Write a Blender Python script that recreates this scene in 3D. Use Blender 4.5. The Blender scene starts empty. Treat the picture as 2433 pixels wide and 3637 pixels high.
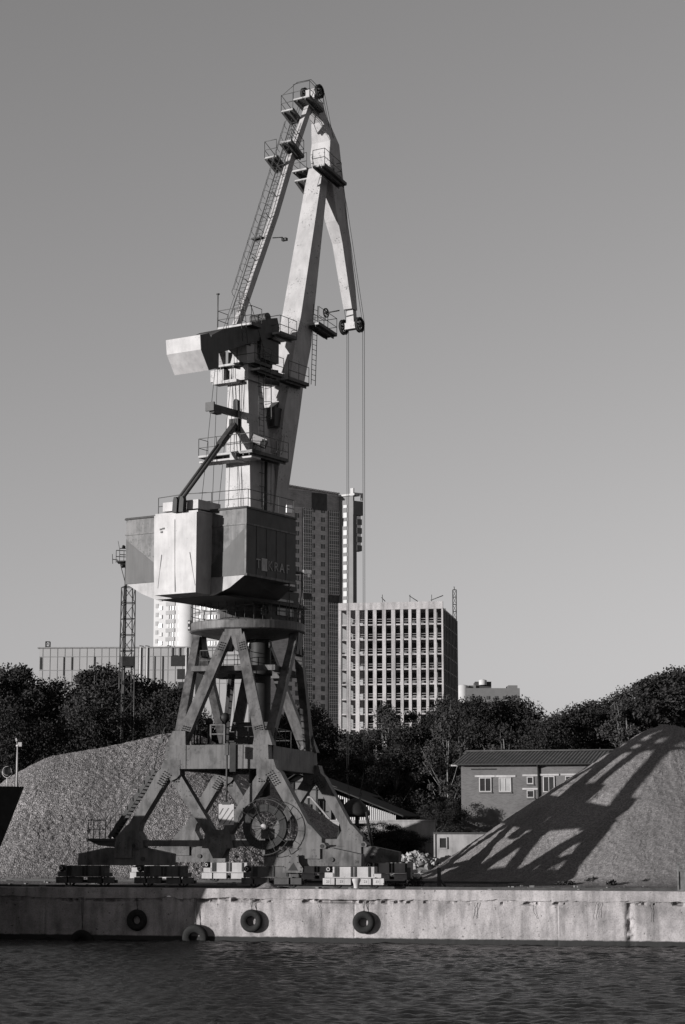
import bpy, math, random
import numpy as np
from mathutils import Vector, Matrix
R = math.radians
V = Vector
scene = bpy.context.scene
COL = scene.collection
random.seed(7)

# ------------------------------------------------------------------ camera, sky, sun, exposure
FPX, CX, CY, HOR = 7000.0, 1216.5, 1818.5, 2940.0
EYE = 3.05
PITCH = math.atan((HOR - CY) / FPX)
cam = bpy.data.cameras.new("camera")
cam.sensor_fit = 'VERTICAL'; cam.sensor_height = 36.0; cam.sensor_width = 24.0
cam.lens = FPX / 3637.0 * 36.0
cam.clip_start = 0.5; cam.clip_end = 9000
camo = bpy.data.objects.new("camera", cam); COL.objects.link(camo)
camo.location = (0, 0, EYE); camo.rotation_euler = (math.pi / 2 + PITCH, 0, 0)
scene.camera = camo

SUN_AZ, SUN_EL = 60.0, 7.8          # light travels towards azimuth SUN_AZ (right of the view axis), falling at SUN_EL
L = V((math.sin(R(SUN_AZ)) * math.cos(R(SUN_EL)), math.cos(R(SUN_AZ)) * math.cos(R(SUN_EL)), -math.sin(R(SUN_EL))))
sd = bpy.data.lights.new("sun", 'SUN'); sd.energy = 5.0; sd.angle = R(0.53); sd.color = (1, 0.985, 0.97)
so = bpy.data.objects.new("sun", sd); COL.objects.link(so)
so.rotation_euler = L.to_track_quat('-Z', 'Y').to_euler(); so.location = (-60, -60, 60)

SKY_STRENGTH = 0.0775
world = bpy.data.worlds.new("World"); scene.world = world; world.use_nodes = True
wn = world.node_tree; wn.nodes.clear()
sky = wn.nodes.new('ShaderNodeTexSky'); sky.sky_type = 'NISHITA'; sky.sun_disc = False
sky.sun_elevation = R(SUN_EL); sky.sun_rotation = R((SUN_AZ + 180) % 360)
sky.air_density = 1.0; sky.dust_density = 0.0; sky.ozone_density = 1.0
sep = wn.nodes.new('ShaderNodeSeparateColor')
wadd = wn.nodes.new('ShaderNodeMath'); wadd.operation = 'MULTIPLY_ADD'      # black and white film: green + blue
wadd.inputs[1].default_value = 0.5
wr = wn.nodes.new('ShaderNodeMath'); wr.operation = 'MULTIPLY'; wr.inputs[1].default_value = 0.5
tint = wn.nodes.new('ShaderNodeMix'); tint.data_type = 'RGBA'; tint.blend_type = 'MULTIPLY'
tint.inputs[0].default_value = 1.0; tint.inputs[7].default_value = (1.0, 0.982, 0.985, 1)
bg = wn.nodes.new('ShaderNodeBackground'); bg.inputs[1].default_value = SKY_STRENGTH
wo = wn.nodes.new('ShaderNodeOutputWorld')
wn.links.new(sky.outputs[0], sep.inputs[0])
wn.links.new(sep.outputs[2], wr.inputs[0]); wn.links.new(sep.outputs[1], wadd.inputs[0]); wn.links.new(wr.outputs[0], wadd.inputs[2])
wn.links.new(wadd.outputs[0], tint.inputs[6]); wn.links.new(tint.outputs[2], bg.inputs[0]); wn.links.new(bg.outputs[0], wo.inputs[0])
scene.view_settings.view_transform = 'Standard'; scene.view_settings.look = 'None'
scene.view_settings.exposure = 0.65; scene.view_settings.gamma = 1.0
scene.cycles.max_bounces = 5; scene.cycles.diffuse_bounces = 2; scene.cycles.glossy_bounces = 2

# ------------------------------------------------------------------ measuring: photograph pixel -> point of the place
_cp, _sp = math.cos(PITCH), math.sin(PITCH)
CAMP = V((0, 0, EYE))
def ray(px, py):
    a = (px - CX) / FPX; b = -(py - CY) / FPX
    return V((a, _cp - b * _sp, _sp + b * _cp))
def at_y(px, py, Y):
    d = ray(px, py); return CAMP + d * (Y / d.y)
def at_plane(px, py, p0, n):
    d = ray(px, py); return CAMP + d * ((p0 - CAMP).dot(n) / d.dot(n))

TH = R(12.0)                                   # the quay runs 12 degrees off square
QU = V((math.cos(TH), -math.sin(TH), 0)); QV = V((math.sin(TH), math.cos(TH), 0)); UP = V((0, 0, 1))
Q0 = V((0, 99.1, 0))
def Q(u, v, z=0.0): return Q0 + QU * u + QV * v + UP * z
WATER = -2.55
def g(v, a=1.0): return (v, v * 0.985, v * 0.988, a)

# ------------------------------------------------------------------ materials
def _mat(name):
    m = bpy.data.materials.new(name); m.use_nodes = True
    nt = m.node_tree
    return m, nt, nt.nodes['Principled BSDF']
def _noise(nt, scale, detail=5, stretch=(1, 1, 1), rough=0.55, offset=(0, 0, 0)):
    tc = nt.nodes.new('ShaderNodeTexCoord'); mp = nt.nodes.new('ShaderNodeMapping')
    mp.inputs['Scale'].default_value = stretch; mp.inputs['Location'].default_value = offset
    n = nt.nodes.new('ShaderNodeTexNoise'); n.inputs['Scale'].default_value = scale
    n.inputs['Detail'].default_value = detail; n.inputs['Roughness'].default_value = rough
    nt.links.new(tc.outputs['Object'], mp.inputs[0]); nt.links.new(mp.outputs[0], n.inputs['Vector'])
    return n.outputs[0]
def _ramp(nt, src, stops):
    r = nt.nodes.new('ShaderNodeValToRGB'); e = r.color_ramp.elements
    e[0].position, e[0].color = stops[0][0], g(stops[0][1])
    e[1].position, e[1].color = stops[-1][0], g(stops[-1][1])
    for p, c in stops[1:-1]:
        k = e.new(p); k.color = g(c)
    nt.links.new(src, r.inputs[0]); return r.outputs[0]
def _mix(nt, a, b, fac=1.0, mode='MULTIPLY'):
    x = nt.nodes.new('ShaderNodeMix'); x.data_type = 'RGBA'; x.blend_type = mode
    if isinstance(fac, float): x.inputs[0].default_value = fac
    else: nt.links.new(fac, x.inputs[0])
    for s, k in ((a, 6), (b, 7)):
        if isinstance(s, tuple): x.inputs[k].default_value = s
        else: nt.links.new(s, x.inputs[k])
    return x.outputs[2]
def _bump(nt, bs, src, strength, dist):
    b = nt.nodes.new('ShaderNodeBump'); b.inputs['Strength'].default_value = strength; b.inputs['Distance'].default_value = dist
    nt.links.new(src, b.inputs['Height']); nt.links.new(b.outputs[0], bs.inputs['Normal'])

def paint(name, base, dirt=0.35, rust=0.12, rough=0.6, metal=0.0, blotch=1.2, spec=0.3, chip=0.66):
    """weathered paint: blotches, run-down streaks and small chips"""
    m, nt, bs = _mat(name)
    a = _ramp(nt, _noise(nt, blotch, 6, (1, 1, 0.8)), [(0.36, base * (1 - dirt)), (0.5, base), (0.66, base * 1.15)])
    s = _ramp(nt, _noise(nt, 5.0, 4, (1, 1, 0.10), offset=(3, 1, 0)), [(0.35, 1 - dirt * 0.7), (0.58, 1.0)])
    c = _mix(nt, a, s)
    if rust > 0:
        f = _ramp(nt, _noise(nt, 9.0, 3, offset=(7, 2, 5)), [(chip, 0.0), (chip + .04, 1.0)])
        big = _ramp(nt, _noise(nt, 0.9, 2, offset=(1, 9, 4)), [(0.45, 0.0), (0.62, min(1, rust * 5))])
        c = _mix(nt, c, g(base * 0.3), _mix(nt, f, big), 'MIX')
    nt.links.new(c, bs.inputs['Base Color'])
    bs.inputs['Roughness'].default_value = rough; bs.inputs['Metallic'].default_value = metal
    bs.inputs['Specular IOR Level'].default_value = spec
    _bump(nt, bs, _noise(nt, 14, 3), 0.12, 0.02)
    return m
def plain(name, v, rough=0.7, var=0.2, scale=3.0, spec=0.2, bump=0.0, metal=0.0):
    m, nt, bs = _mat(name)
    c = _ramp(nt, _noise(nt, scale, 5), [(0.3, v * (1 - var)), (0.7, v * (1 + var))])
    nt.links.new(c, bs.inputs['Base Color']); bs.inputs['Roughness'].default_value = rough
    bs.inputs['Specular IOR Level'].default_value = spec; bs.inputs['Metallic'].default_value = metal
    if bump: _bump(nt, bs, _noise(nt, scale * 5, 4), bump, 0.05)
    return m
def concrete(name, v, scale=1.0, var=0.25, wet=None, pits=True):
    m, nt, bs = _mat(name)
    a = _ramp(nt, _noise(nt, 0.7 * scale, 7), [(0.3, v * (1 - var)), (0.5, v), (0.72, v * (1 + var * 0.6))])
    s = _ramp(nt, _noise(nt, 2.2 * scale, 5, (1, 1, 0.16), offset=(4, 4, 1)), [(0.33, 0.5), (0.55, 1.0)])
    c = _mix(nt, a, s, 0.8)
    f = _noise(nt, 16 * scale, 5, offset=(2, 3, 1))
    c = _mix(nt, c, _ramp(nt, f, [(0.3, 0.72), (0.5, 1.0), (0.7, 1.1)]))
    if pits:
        p = _ramp(nt, _noise(nt, 6.5 * scale, 2, offset=(9, 1, 8)), [(0.68, 1.0), (0.73, 0.35)])
        c = _mix(nt, c, p)
    if wet is not None:
        tc = nt.nodes.new('ShaderNodeTexCoord'); sx = nt.nodes.new('ShaderNodeSeparateXYZ'); nt.links.new(tc.outputs['Object'], sx.inputs[0])
        ad = nt.nodes.new('ShaderNodeMath'); ad.operation = 'MULTIPLY_ADD'; ad.inputs[1].default_value = 0.10
        nt.links.new(_noise(nt, 3.0, 4), ad.inputs[0]); nt.links.new(sx.outputs[2], ad.inputs[2])
        mr = nt.nodes.new('ShaderNodeMapRange'); mr.inputs[1].default_value = wet - 0.03 + 0.05; mr.inputs[2].default_value = wet + 0.03 + 0.05
        nt.links.new(ad.outputs[0], mr.inputs[0])
        c = _mix(nt, g(0.022), c, mr.outputs[0], 'MIX')
    nt.links.new(c, bs.inputs['Base Color']); bs.inputs['Roughness'].default_value = 0.85; bs.inputs['Specular IOR Level'].default_value = 0.2
    _bump(nt, bs, f, 0.5, 0.03)
    return m
def gravel(name, v, scale, var, bump, dist, big=0.3):
    m, nt, bs = _mat(name)
    tc = nt.nodes.new('ShaderNodeTexCoord')
    vo = nt.nodes.new('ShaderNodeTexVoronoi'); vo.inputs['Scale'].default_value = scale
    nt.links.new(tc.outputs['Object'], vo.inputs['Vector'])
    se = nt.nodes.new('ShaderNodeSeparateColor'); nt.links.new(vo.outputs['Color'], se.inputs[0])
    a = _ramp(nt, se.outputs[0], [(0.0, v * (1 - var)), (0.6, v), (1.0, v * (1 + var))])
    b = _ramp(nt, _noise(nt, big, 6), [(0.3, 0.72), (0.6, 1.08)])
    c = _mix(nt, a, b)
    c = _mix(nt, c, _ramp(nt, _noise(nt, scale * 2.3, 3), [(0.3, 0.8), (0.7, 1.2)]))
    nt.links.new(c, bs.inputs['Base Color']); bs.inputs['Roughness'].default_value = 0.95; bs.inputs['Specular IOR Level'].default_value = 0.1
    _bump(nt, bs, vo.outputs['Distance'], bump, dist)
    return m
def leafmat(name, v, var):
    m, nt, bs = _mat(name)
    c = _ramp(nt, _noise(nt, 0.55, 3), [(0.35, v * (1 - var)), (0.65, v * (1 + var))])
    c = _mix(nt, c, _ramp(nt, _noise(nt, 6, 2), [(0.3, 0.6), (0.7, 1.4)]))
    nt.links.new(c, bs.inputs['Base Color']); bs.inputs['Roughness'].default_value = 0.85; bs.inputs['Specular IOR Level'].default_value = 0.08
    return m
def grid_mat(name, v, line, sx, sz, lw, axis=QU, rough=0.85):
    """brick or corrugation pattern"""
    m, nt, bs = _mat(name)
    tc = nt.nodes.new('ShaderNodeTexCoord'); dp = nt.nodes.new('ShaderNodeVectorMath'); dp.operation = 'DOT_PRODUCT'
    nt.links.new(tc.outputs['Object'], dp.inputs[0]); dp.inputs[1].default_value = axis
    sx_ = nt.nodes.new('ShaderNodeSeparateXYZ'); nt.links.new(tc.outputs['Object'], sx_.inputs[0])
    cb = nt.nodes.new('ShaderNodeCombineXYZ'); nt.links.new(dp.outputs['Value'], cb.inputs[0]); nt.links.new(sx_.outputs[2], cb.inputs[1])
    br = nt.nodes.new('ShaderNodeTexBrick'); nt.links.new(cb.outputs[0], br.inputs['Vector'])
    br.inputs['Scale'].default_value = 1.0; br.inputs['Brick Width'].default_value = sx; br.inputs['Row Height'].default_value = sz
    br.inputs['Mortar Size'].default_value = lw; br.inputs['Color1'].default_value = g(v * 0.85); br.inputs['Color2'].default_value = g(v * 1.15)
    br.inputs['Mortar'].default_value = g(line)
    c = _mix(nt, br.outputs['Color'], _ramp(nt, _noise(nt, 0.5, 5), [(0.3, 0.8), (0.65, 1.1)]))
    nt.links.new(c, bs.inputs['Base Color']); bs.inputs['Roughness'].default_value = rough; bs.inputs['Specular IOR Level'].default_value = 0.15
    return m

M = {}
M['jib'] = paint('jib_paint', 0.275, 0.12, 0.3, chip=.60)
M['cw'] = paint('counterweight_paint', 0.299, 0.14, 0.15, chip=.68)
M['cwlow'] = paint('dull_counterweight_paint', 0.242, 0.2, 0.05)
M['portal'] = paint('portal_paint', 0.092, 0.55, 0.35, blotch=1.1, chip=.6)
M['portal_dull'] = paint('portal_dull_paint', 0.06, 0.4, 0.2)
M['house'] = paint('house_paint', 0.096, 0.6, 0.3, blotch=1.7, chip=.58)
M['house_dark'] = paint('house_dark_paint', 0.045, 0.3, 0.10, blotch=0.8)  # dark house paint, also stands for shade on the underframe
M['house_shade'] = paint('house_shade_paint', 0.038, 0.3, 0.08)  # house paint darkened to stand for its unlit side
M['steel'] = paint('dark_steel', 0.038, 0.35, 0.0)
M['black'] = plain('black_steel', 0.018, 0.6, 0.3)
M['rail'] = plain('handrail_steel', 0.059, 0.6, 0.3)
M['plat'] = plain('grating_steel', 0.071, 0.7, 0.3)
M['platedge'] = plain('kickboard_paint', 0.267, 0.6, 0.2)
M['rope'] = plain('wire_rope', 0.035, 0.6, 0.2, metal=0.0)
M['letter'] = plain('letter_paint', 0.30, 0.7, 0.2, 2)
M['letter_dull'] = plain('faded_letter_paint', 0.24, 0.7, 0.25, 2)
M['white'] = paint('white_paint', 0.318, 0.14, 0.1)
M['bogie_white'] = paint('bogie_white_paint', 0.292, 0.15, 0.15)
M['bolt'] = plain('bolt_heads', 0.03, 0.6, 0.2)  # dark colour carries the small shadows of the bolts
M['glass'] = plain('dark_glass', 0.02, 0.15, 0.2, spec=0.5)
M['quay'] = concrete('quay_concrete', 0.275, 1.0, 0.42, wet=0.26)
M['coping'] = concrete('coping_concrete', 0.29, 1.0, 0.42)
M['ground'] = gravel('quay_ground', 0.13, 10, 0.5, 1.0, 0.08, 0.4)
M['rock'] = gravel('crushed_stone', 0.170, 12.0, 0.6, 0.8, 0.07, 0.22)
M['sand'] = gravel('fine_sand', 0.145, 15, 0.35, 0.5, 0.04, 0.22)
M['leaf'] = leafmat('leaves_dark', 0.023, 0.25)
M['leaf2'] = leafmat('leaves_mid', 0.029, 0.25)
M['leaf3'] = leafmat('leaves_birch', 0.038, 0.25)
M['bark'] = plain('bark_dark', 0.045, 0.9, 0.3, 6)
M['birch'] = plain('bark_birch', 0.13, 0.8, 0.45, 3)
M['tyre'] = plain('tyre_rubber', 0.012, 0.75, 0.3, 12, bump=0.4)
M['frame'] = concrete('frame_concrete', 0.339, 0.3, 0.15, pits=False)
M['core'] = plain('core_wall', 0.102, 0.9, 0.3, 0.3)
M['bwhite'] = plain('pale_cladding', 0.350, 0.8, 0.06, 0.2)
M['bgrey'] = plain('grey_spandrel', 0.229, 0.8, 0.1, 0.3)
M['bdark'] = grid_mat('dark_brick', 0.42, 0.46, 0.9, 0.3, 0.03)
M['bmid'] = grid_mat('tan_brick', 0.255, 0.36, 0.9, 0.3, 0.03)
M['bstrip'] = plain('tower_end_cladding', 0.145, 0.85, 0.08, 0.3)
M['bshade'] = plain('shaded_facade_tone', 0.12, 0.85, 0.12, 0.3)  # shade put into the colour of facades turned from the sun
M['bwin'] = plain('far_window_glass', 0.05, 0.3, 0.3, 1.0, spec=0.4)
M['bwin2'] = plain('far_window_curtain', 0.28, 0.5, 0.4, 0.5)
M['mull'] = plain('far_mullion', 0.62, 0.7, 0.1)
M['bright'] = plain('bright_glazing', 0.75, 0.4, 0.1)
M['panel'] = plain('facade_panel', 0.260, 0.75, 0.06, 0.15)
M['joint'] = plain('panel_joint', 0.16, 0.8, 0.2)
M['strip'] = plain('bright_strip', 0.509, 0.5, 0.05)
M['brick'] = grid_mat('brick_wall', 0.094, 0.11, 0.25, 0.08, 0.012)
M['roof'] = plain('corrugated_roof', 0.059, 0.8, 0.3, 1.5)
M['roofdark'] = plain('tarred_roof', 0.028, 0.85, 0.3, 1.5)
M['hut'] = paint('hut_plaster', 0.210, 0.25, 0.1)
M['timberwall'] = plain('infill_plaster', 0.102, 0.85, 0.2, 1.0)
M['rubble'] = plain('broken_concrete', 0.20, 0.9, 0.75, 2.5)
M['bark_wood'] = plain('sleeper_wood', 0.05, 0.9, 0.3, 4)
M['rust'] = plain('rusty_plate', 0.10, 0.85, 0.35, 5)

# ------------------------------------------------------------------ mesh builder
ORG = {}
class MB:
    def __init__(s): s.v = []; s.f = []; s.m = []; s.s = []
    def add(s, verts, faces, mi=0, smooth=False):
        o = len(s.v); s.v.extend(V(p) for p in verts)
        for f in faces:
            s.f.append(tuple(i + o for i in f)); s.m.append(mi); s.s.append(smooth)
        return s
    def hexa(s, c, mi=0):                                  # 8 corners: bottom 0-3, top 4-7
        return s.add(c, [(3, 2, 1, 0), (4, 5, 6, 7), (0, 1, 5, 4), (1, 2, 6, 5), (2, 3, 7, 6), (3, 0, 4, 7)], mi)
    def box(s, c, ax, ay, az, mi=0):                       # centre and three half axes
        c = V(c)
        return s.hexa([c - ax - ay - az, c + ax - ay - az, c + ax + ay - az, c - ax + ay - az,
                       c - ax - ay + az, c + ax - ay + az, c + ax + ay + az, c - ax + ay + az], mi)
    def beam(s, p, q, w, h, side, w2=None, h2=None, mi=0): # rectangular bar, 'side' = direction of width
        p, q = V(p), V(q); d = (q - p).normalized()
        a = (side - d * side.dot(d)).normalized(); b = d.cross(a)
        w2 = w if w2 is None else w2; h2 = h if h2 is None else h2
        c = [p - a * w / 2 - b * h / 2, p + a * w / 2 - b * h / 2, p + a * w / 2 + b * h / 2, p - a * w / 2 + b * h / 2,
             q - a * w2 / 2 - b * h2 / 2, q + a * w2 / 2 - b * h2 / 2, q + a * w2 / 2 + b * h2 / 2, q - a * w2 / 2 + b * h2 / 2]
        return s.hexa(c, mi)
    def tube(s, pts, r, n=6, mi=0, r2=None, closed=False):
        pts = [V(p) for p in pts]; k = len(pts); vs = []; prev = None
        for i, p in enumerate(pts):
            if closed: d = pts[(i + 1) % k] - pts[i - 1]
            else: d = pts[min(i + 1, k - 1)] - pts[max(i - 1, 0)]
            d = d.normalized() if d.length > 1e-9 else V((0, 0, 1))
            ref = prev if prev is not None else (UP if abs(d.z) < 0.9 else V((1, 0, 0)))
            a = (ref - d * ref.dot(d))
            if a.length < 1e-6: a = d.orthogonal()
            a = a.normalized(); prev = a; b = d.cross(a)
            rr = r if r2 is None else r + (r2 - r) * i / max(1, k - 1)
            vs += [p + (a * math.cos(2 * math.pi * j / n) + b * math.sin(2 * math.pi * j / n)) * rr for j in range(n)]
        fs = []
        for i in range(k if closed else k - 1):
            i2 = (i + 1) % k
            fs += [(i * n + j, i * n + (j + 1) % n, i2 * n + (j + 1) % n, i2 * n + j) for j in range(n)]
        if not closed:
            fs += [tuple(range(n - 1, -1, -1)), tuple((k - 1) * n + j for j in range(n))]
        return s.add(vs, fs, mi, n > 4)
    def prism(s, poly, ext, mi=0):                          # polygon (3D points) pushed along ext
        k = len(poly); p = [V(a) for a in poly]; q = [a + ext for a in p]
        return s.add(p + q, [tuple(range(k - 1, -1, -1)), tuple(range(k, 2 * k))] +
                     [(i, (i + 1) % k, k + (i + 1) % k, k + i) for i in range(k)], mi)
    def lathe(s, c, axis, prof, n=32, mi=0, smooth=True):   # prof: (radius, height along axis)
        c = V(c); axis = axis.normalized(); a = axis.orthogonal().normalized(); b = axis.cross(a); vs = []
        for r, h in prof:
            vs += [c + axis * h + (a * math.cos(2 * math.pi * j / n) + b * math.sin(2 * math.pi * j / n)) * r for j in range(n)]
        fs = []
        for i in range(len(prof) - 1):
            fs += [(i * n + j, i * n + (j + 1) % n, (i + 1) * n + (j + 1) % n, (i + 1) * n + j) for j in range(n)]
        s.add(vs, fs, mi, smooth)
        return s
    def loft(s, secs, mi=0):                                # sections of equal length
        n = len(secs[0]); vs = [p for q in secs for p in q]; fs = []
        for i in range(len(secs) - 1):
            fs += [(i * n + j, i * n + (j + 1) % n, (i + 1) * n + (j + 1) % n, (i + 1) * n + j) for j in range(n)]
        fs += [tuple(range(n - 1, -1, -1)), tuple((len(secs) - 1) * n + j for j in range(n))]
        return s.add(vs, fs, mi)
    def build(s, name, mats, parent=None, org=None):
        o_ = ORG[parent.name] if parent is not None else V(org if org is not None else (0, 0, 0))
        me = bpy.data.meshes.new(name)
        me.from_pydata([tuple(p - o_) for p in s.v], [], s.f)
        for m in (mats if isinstance(mats, (list, tuple)) else [mats]): me.materials.append(M[m] if isinstance(m, str) else m)
        me.polygons.foreach_set('material_index', s.m); me.polygons.foreach_set('use_smooth', s.s)
        me.update(); me.validate()
        import bmesh
        b = bmesh.new(); b.from_mesh(me); bmesh.ops.recalc_face_normals(b, faces=b.faces); b.to_mesh(me); b.free()
        ob = bpy.data.objects.new(name, me); COL.objects.link(ob); ORG[ob.name] = o_
        if parent is not None: ob.parent = parent
        else: ob.location = o_
        return ob
def tag(o, label=None, cat=None, group=None, kind=None):
    for k, v in (('label', label), ('category', cat), ('group', group), ('kind', kind)):
        if v: o[k] = v
    return o
def empty(name, loc, label, cat, group=None):
    o = bpy.data.objects.new(name, None); COL.objects.link(o); o.location = loc; ORG[o.name] = V(loc); o.empty_display_size = 0.5
    return tag(o, label, cat, group)
def np_mesh(name, verts, faces, mat, parent=None, org=(0, 0, 0), smooth=False):
    o_ = ORG[parent.name] if parent is not None else V(org)
    me = bpy.data.meshes.new(name); nv, nf = len(verts), len(faces); k = faces.shape[1]
    me.vertices.add(nv); me.vertices.foreach_set('co', (verts - np.array(o_)).astype(np.float32).ravel())
    me.loops.add(nf * k); me.loops.foreach_set('vertex_index', faces.astype(np.int32).ravel())
    me.polygons.add(nf); me.polygons.foreach_set('loop_start', np.arange(0, nf * k, k, dtype=np.int32))
    me.polygons.foreach_set('use_smooth', np.full(nf, smooth))
    me.update(calc_edges=True); me.materials.append(M[mat] if isinstance(mat, str) else mat)
    ob = bpy.data.objects.new(name, me); COL.objects.link(ob); ORG[ob.name] = o_
    if parent is not None: ob.parent = parent
    else: ob.location = o_
    return ob
def grid_faces(nu, nv):
    i = np.arange(nu * nv).reshape(nu, nv)
    return np.stack([i[:-1, :-1], i[1:, :-1], i[1:, 1:], i[:-1, 1:]], -1).reshape(-1, 4)
def vnoise(x, y, seed=0):
    xi = np.floor(x).astype(np.int64); yi = np.floor(y).astype(np.int64); fx = x - xi; fy = y - yi
    fx = fx * fx * (3 - 2 * fx); fy = fy * fy * (3 - 2 * fy)
    def h(a, b):
        n = (a * 374761393 + b * 668265263 + seed * 1442695041) & 0xffffffff
        n = ((n ^ (n >> 13)) * 1274126177) & 0xffffffff
        return ((n ^ (n >> 16)) & 0xffff) / 65535.0
    return (h(xi, yi) * (1 - fx) + h(xi + 1, yi) * fx) * (1 - fy) + (h(xi, yi + 1) * (1 - fx) + h(xi + 1, yi + 1) * fx) * fy
def fbm(x, y, seed=0, oct=4):
    t = 0; a = 1.0; s = 0
    for k in range(oct):
        t = t + a * (vnoise(x * 2 ** k, y * 2 ** k, seed + k) - 0.5); s += a; a *= 0.5
    return t / s
def text_mesh(body, size, origin, xdir, ydir, depth, mat, parent, name):
    cu = bpy.data.curves.new(name, 'FONT'); cu.body = body; cu.size = size; cu.extrude = depth; cu.align_x = 'CENTER'; cu.resolution_u = 3
    ob = bpy.data.objects.new('tmp', cu); COL.objects.link(ob)
    bpy.context.view_layer.update()
    me = bpy.data.meshes.new_from_object(ob.evaluated_get(bpy.context.evaluated_depsgraph_get()))
    bpy.data.objects.remove(ob); bpy.data.curves.remove(cu)
    zdir = xdir.cross(ydir)
    mt = Matrix((xdir, ydir, zdir)).transposed().to_4x4(); mt.translation = V(origin) - ORG[parent.name]
    me.transform(mt); me.name = name
    me.materials.clear(); me.materials.append(M[mat])
    o = bpy.data.objects.new(name, me); COL.objects.link(o); o.parent = parent; ORG[o.name] = ORG[parent.name]
    return o
def railing(b, pts, h=1.05, r=0.022, closed=False, step=1.3, mid=True, mi=0):
    pts = [V(p) for p in pts]
    for hh in ([h, h * 0.5] if mid else [h]):
        b.tube([p + UP * hh for p in pts], r, 5, mi, closed=closed)
    ring = pts + ([pts[0]] if closed else [])
    for i in range(len(ring) - 1):
        n = max(1, round((ring[i + 1] - ring[i]).length / step))
        for k in range(n):
            p = ring[i].lerp(ring[i + 1], k / n); b.tube([p, p + UP * h], r, 5, mi)
    if not closed: b.tube([ring[-1], ring[-1] + UP * h], r, 5, mi)
    return b
def ladder(b, p, q, side, width=0.42, step=0.3, r=0.02, cage=None, cage_from=2.0, mi=0):
    p, q = V(p), V(q); n = int((q - p).length / step)
    for s_ in (-1, 1): b.tube([p + side * s_ * width / 2, q + side * s_ * width / 2], r, 5, mi)
    for k in range(1, n):
        c = p.lerp(q, k / n); b.tube([c - side * width / 2, c + side * width / 2], r * 0.75, 4, mi)
    if cage is not None:
        ln = (q - p).length; hoops = []
        for k in range(int((ln - cage_from) / 0.9) + 1):
            c = p.lerp(q, (cage_from + k * 0.9) / ln); pts = []
            for j in range(9):
                a = math.pi * j / 8; pts.append(c + side * math.cos(a) * 0.36 + cage * math.sin(a) * 0.68)
            b.tube(pts, 0.016, 4, mi); hoops.append(pts)
        for j in (2, 4, 6):
            if len(hoops) > 1: b.tube([hoops[0][j], hoops[-1][j]], 0.014, 4, mi)
    return b
def wheel(b, c, axis, r, rim=0.09, width=0.12, spokes=6, hub=0.12, mi=0, n=28):
    c = V(c); axis = axis.normalized(); hw = width / 2
    b.lathe(c, axis, [(r - rim, -hw), (r, -hw), (r - 0.03, 0), (r, hw), (r - rim, hw), (r - rim, -hw)], n, mi, False)
    a = axis.orthogonal().normalized(); d = axis.cross(a)
    for k in range(spokes):
        t = 2 * math.pi * k / spokes + 0.2; e = a * math.cos(t) + d * math.sin(t)
        b.beam(c + e * hub * 0.6, c + e * (r - rim * 0.8), rim * 0.8, width * 0.6, axis.cross(e), mi=mi)
    b.lathe(c, axis, [(0.001, -hw * 1.5), (hub, -hw * 1.5), (hub, hw * 1.5), (0.001, hw * 1.5)], 14, mi, False)
    return b

# ------------------------------------------------------------------ the ground and the water
gb = MB()
gb.add([Q(-900, 0.35), Q(900, 0.35), Q(1500, 4500), Q(-1500, 4500)], [(0, 1, 2, 3)])
tag(gb.build('ground', 'ground'), kind='structure')

def water_material():
    m, nt, bs = _mat('river_water')
    bs.inputs['Base Color'].default_value = g(0.010); bs.inputs['Roughness'].default_value = 0.2
    bs.inputs['Specular IOR Level'].default_value = 0.5; bs.inputs['IOR'].default_value = 1.33
    n1 = _noise(nt, 3.4, 5, (0.5, 1, 1)); n2 = _noise(nt, 13.0, 3, (0.5, 1, 1), offset=(3, 1, 0))
    ad = nt.nodes.new('ShaderNodeMath'); ad.operation = 'MULTIPLY_ADD'; ad.inputs[1].default_value = 0.35
    nt.links.new(n2, ad.inputs[0]); nt.links.new(n1, ad.inputs[2])
    _bump(nt, bs, ad.outputs[0], 1.0, 0.13)
    return m
M['water'] = water_material()
nu, nv = 560, 620
uu, vv = np.meshgrid(np.linspace(-28, 28, nu), np.linspace(-52, 0.3, nv), indexing='ij')
zz = np.zeros_like(uu); rng = np.random.default_rng(3)
for k in range(44):
    lam = rng.uniform(0.3, 1.25); an = rng.normal(R(84), 0.5); ph = rng.uniform(0, 6.28)
    amp = 0.0066 * lam ** 0.7
    kx, ky = math.cos(an) * 2 * math.pi / lam, math.sin(an) * 2 * math.pi / lam
    zz += amp * np.sin(kx * uu + ky * vv + ph + 2.2 * fbm(uu * 0.25, vv * 0.5, k)) * (0.45 + 1.1 * vnoise(uu * 0.16 + k, vv * 0.3 + k, k))
zz += 0.06 * fbm(uu * 1.7, vv * 3.4, 41, 3) * (0.4 + 1.4 * vnoise(uu * 0.12, vv * 0.12, 5))
P = np.array(Q0)[None] + uu.ravel()[:, None] * np.array(QU)[None] + vv.ravel()[:, None] * np.array(QV)[None]
P[:, 2] = WATER + zz.ravel()
tag(np_mesh('river', P, grid_faces(nu, nv), 'water', org=Q(0, -20, WATER), smooth=True), kind='structure')
wb = MB(); wb.add([Q(-900, 0.2, WATER - 0.25), Q(900, 0.2, WATER - 0.25), Q(900, -600, WATER - 0.25), Q(-900, -600, WATER - 0.25)], [(0, 3, 2, 1)])
tag(wb.build('river_far_water', 'water'), kind='structure')

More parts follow.
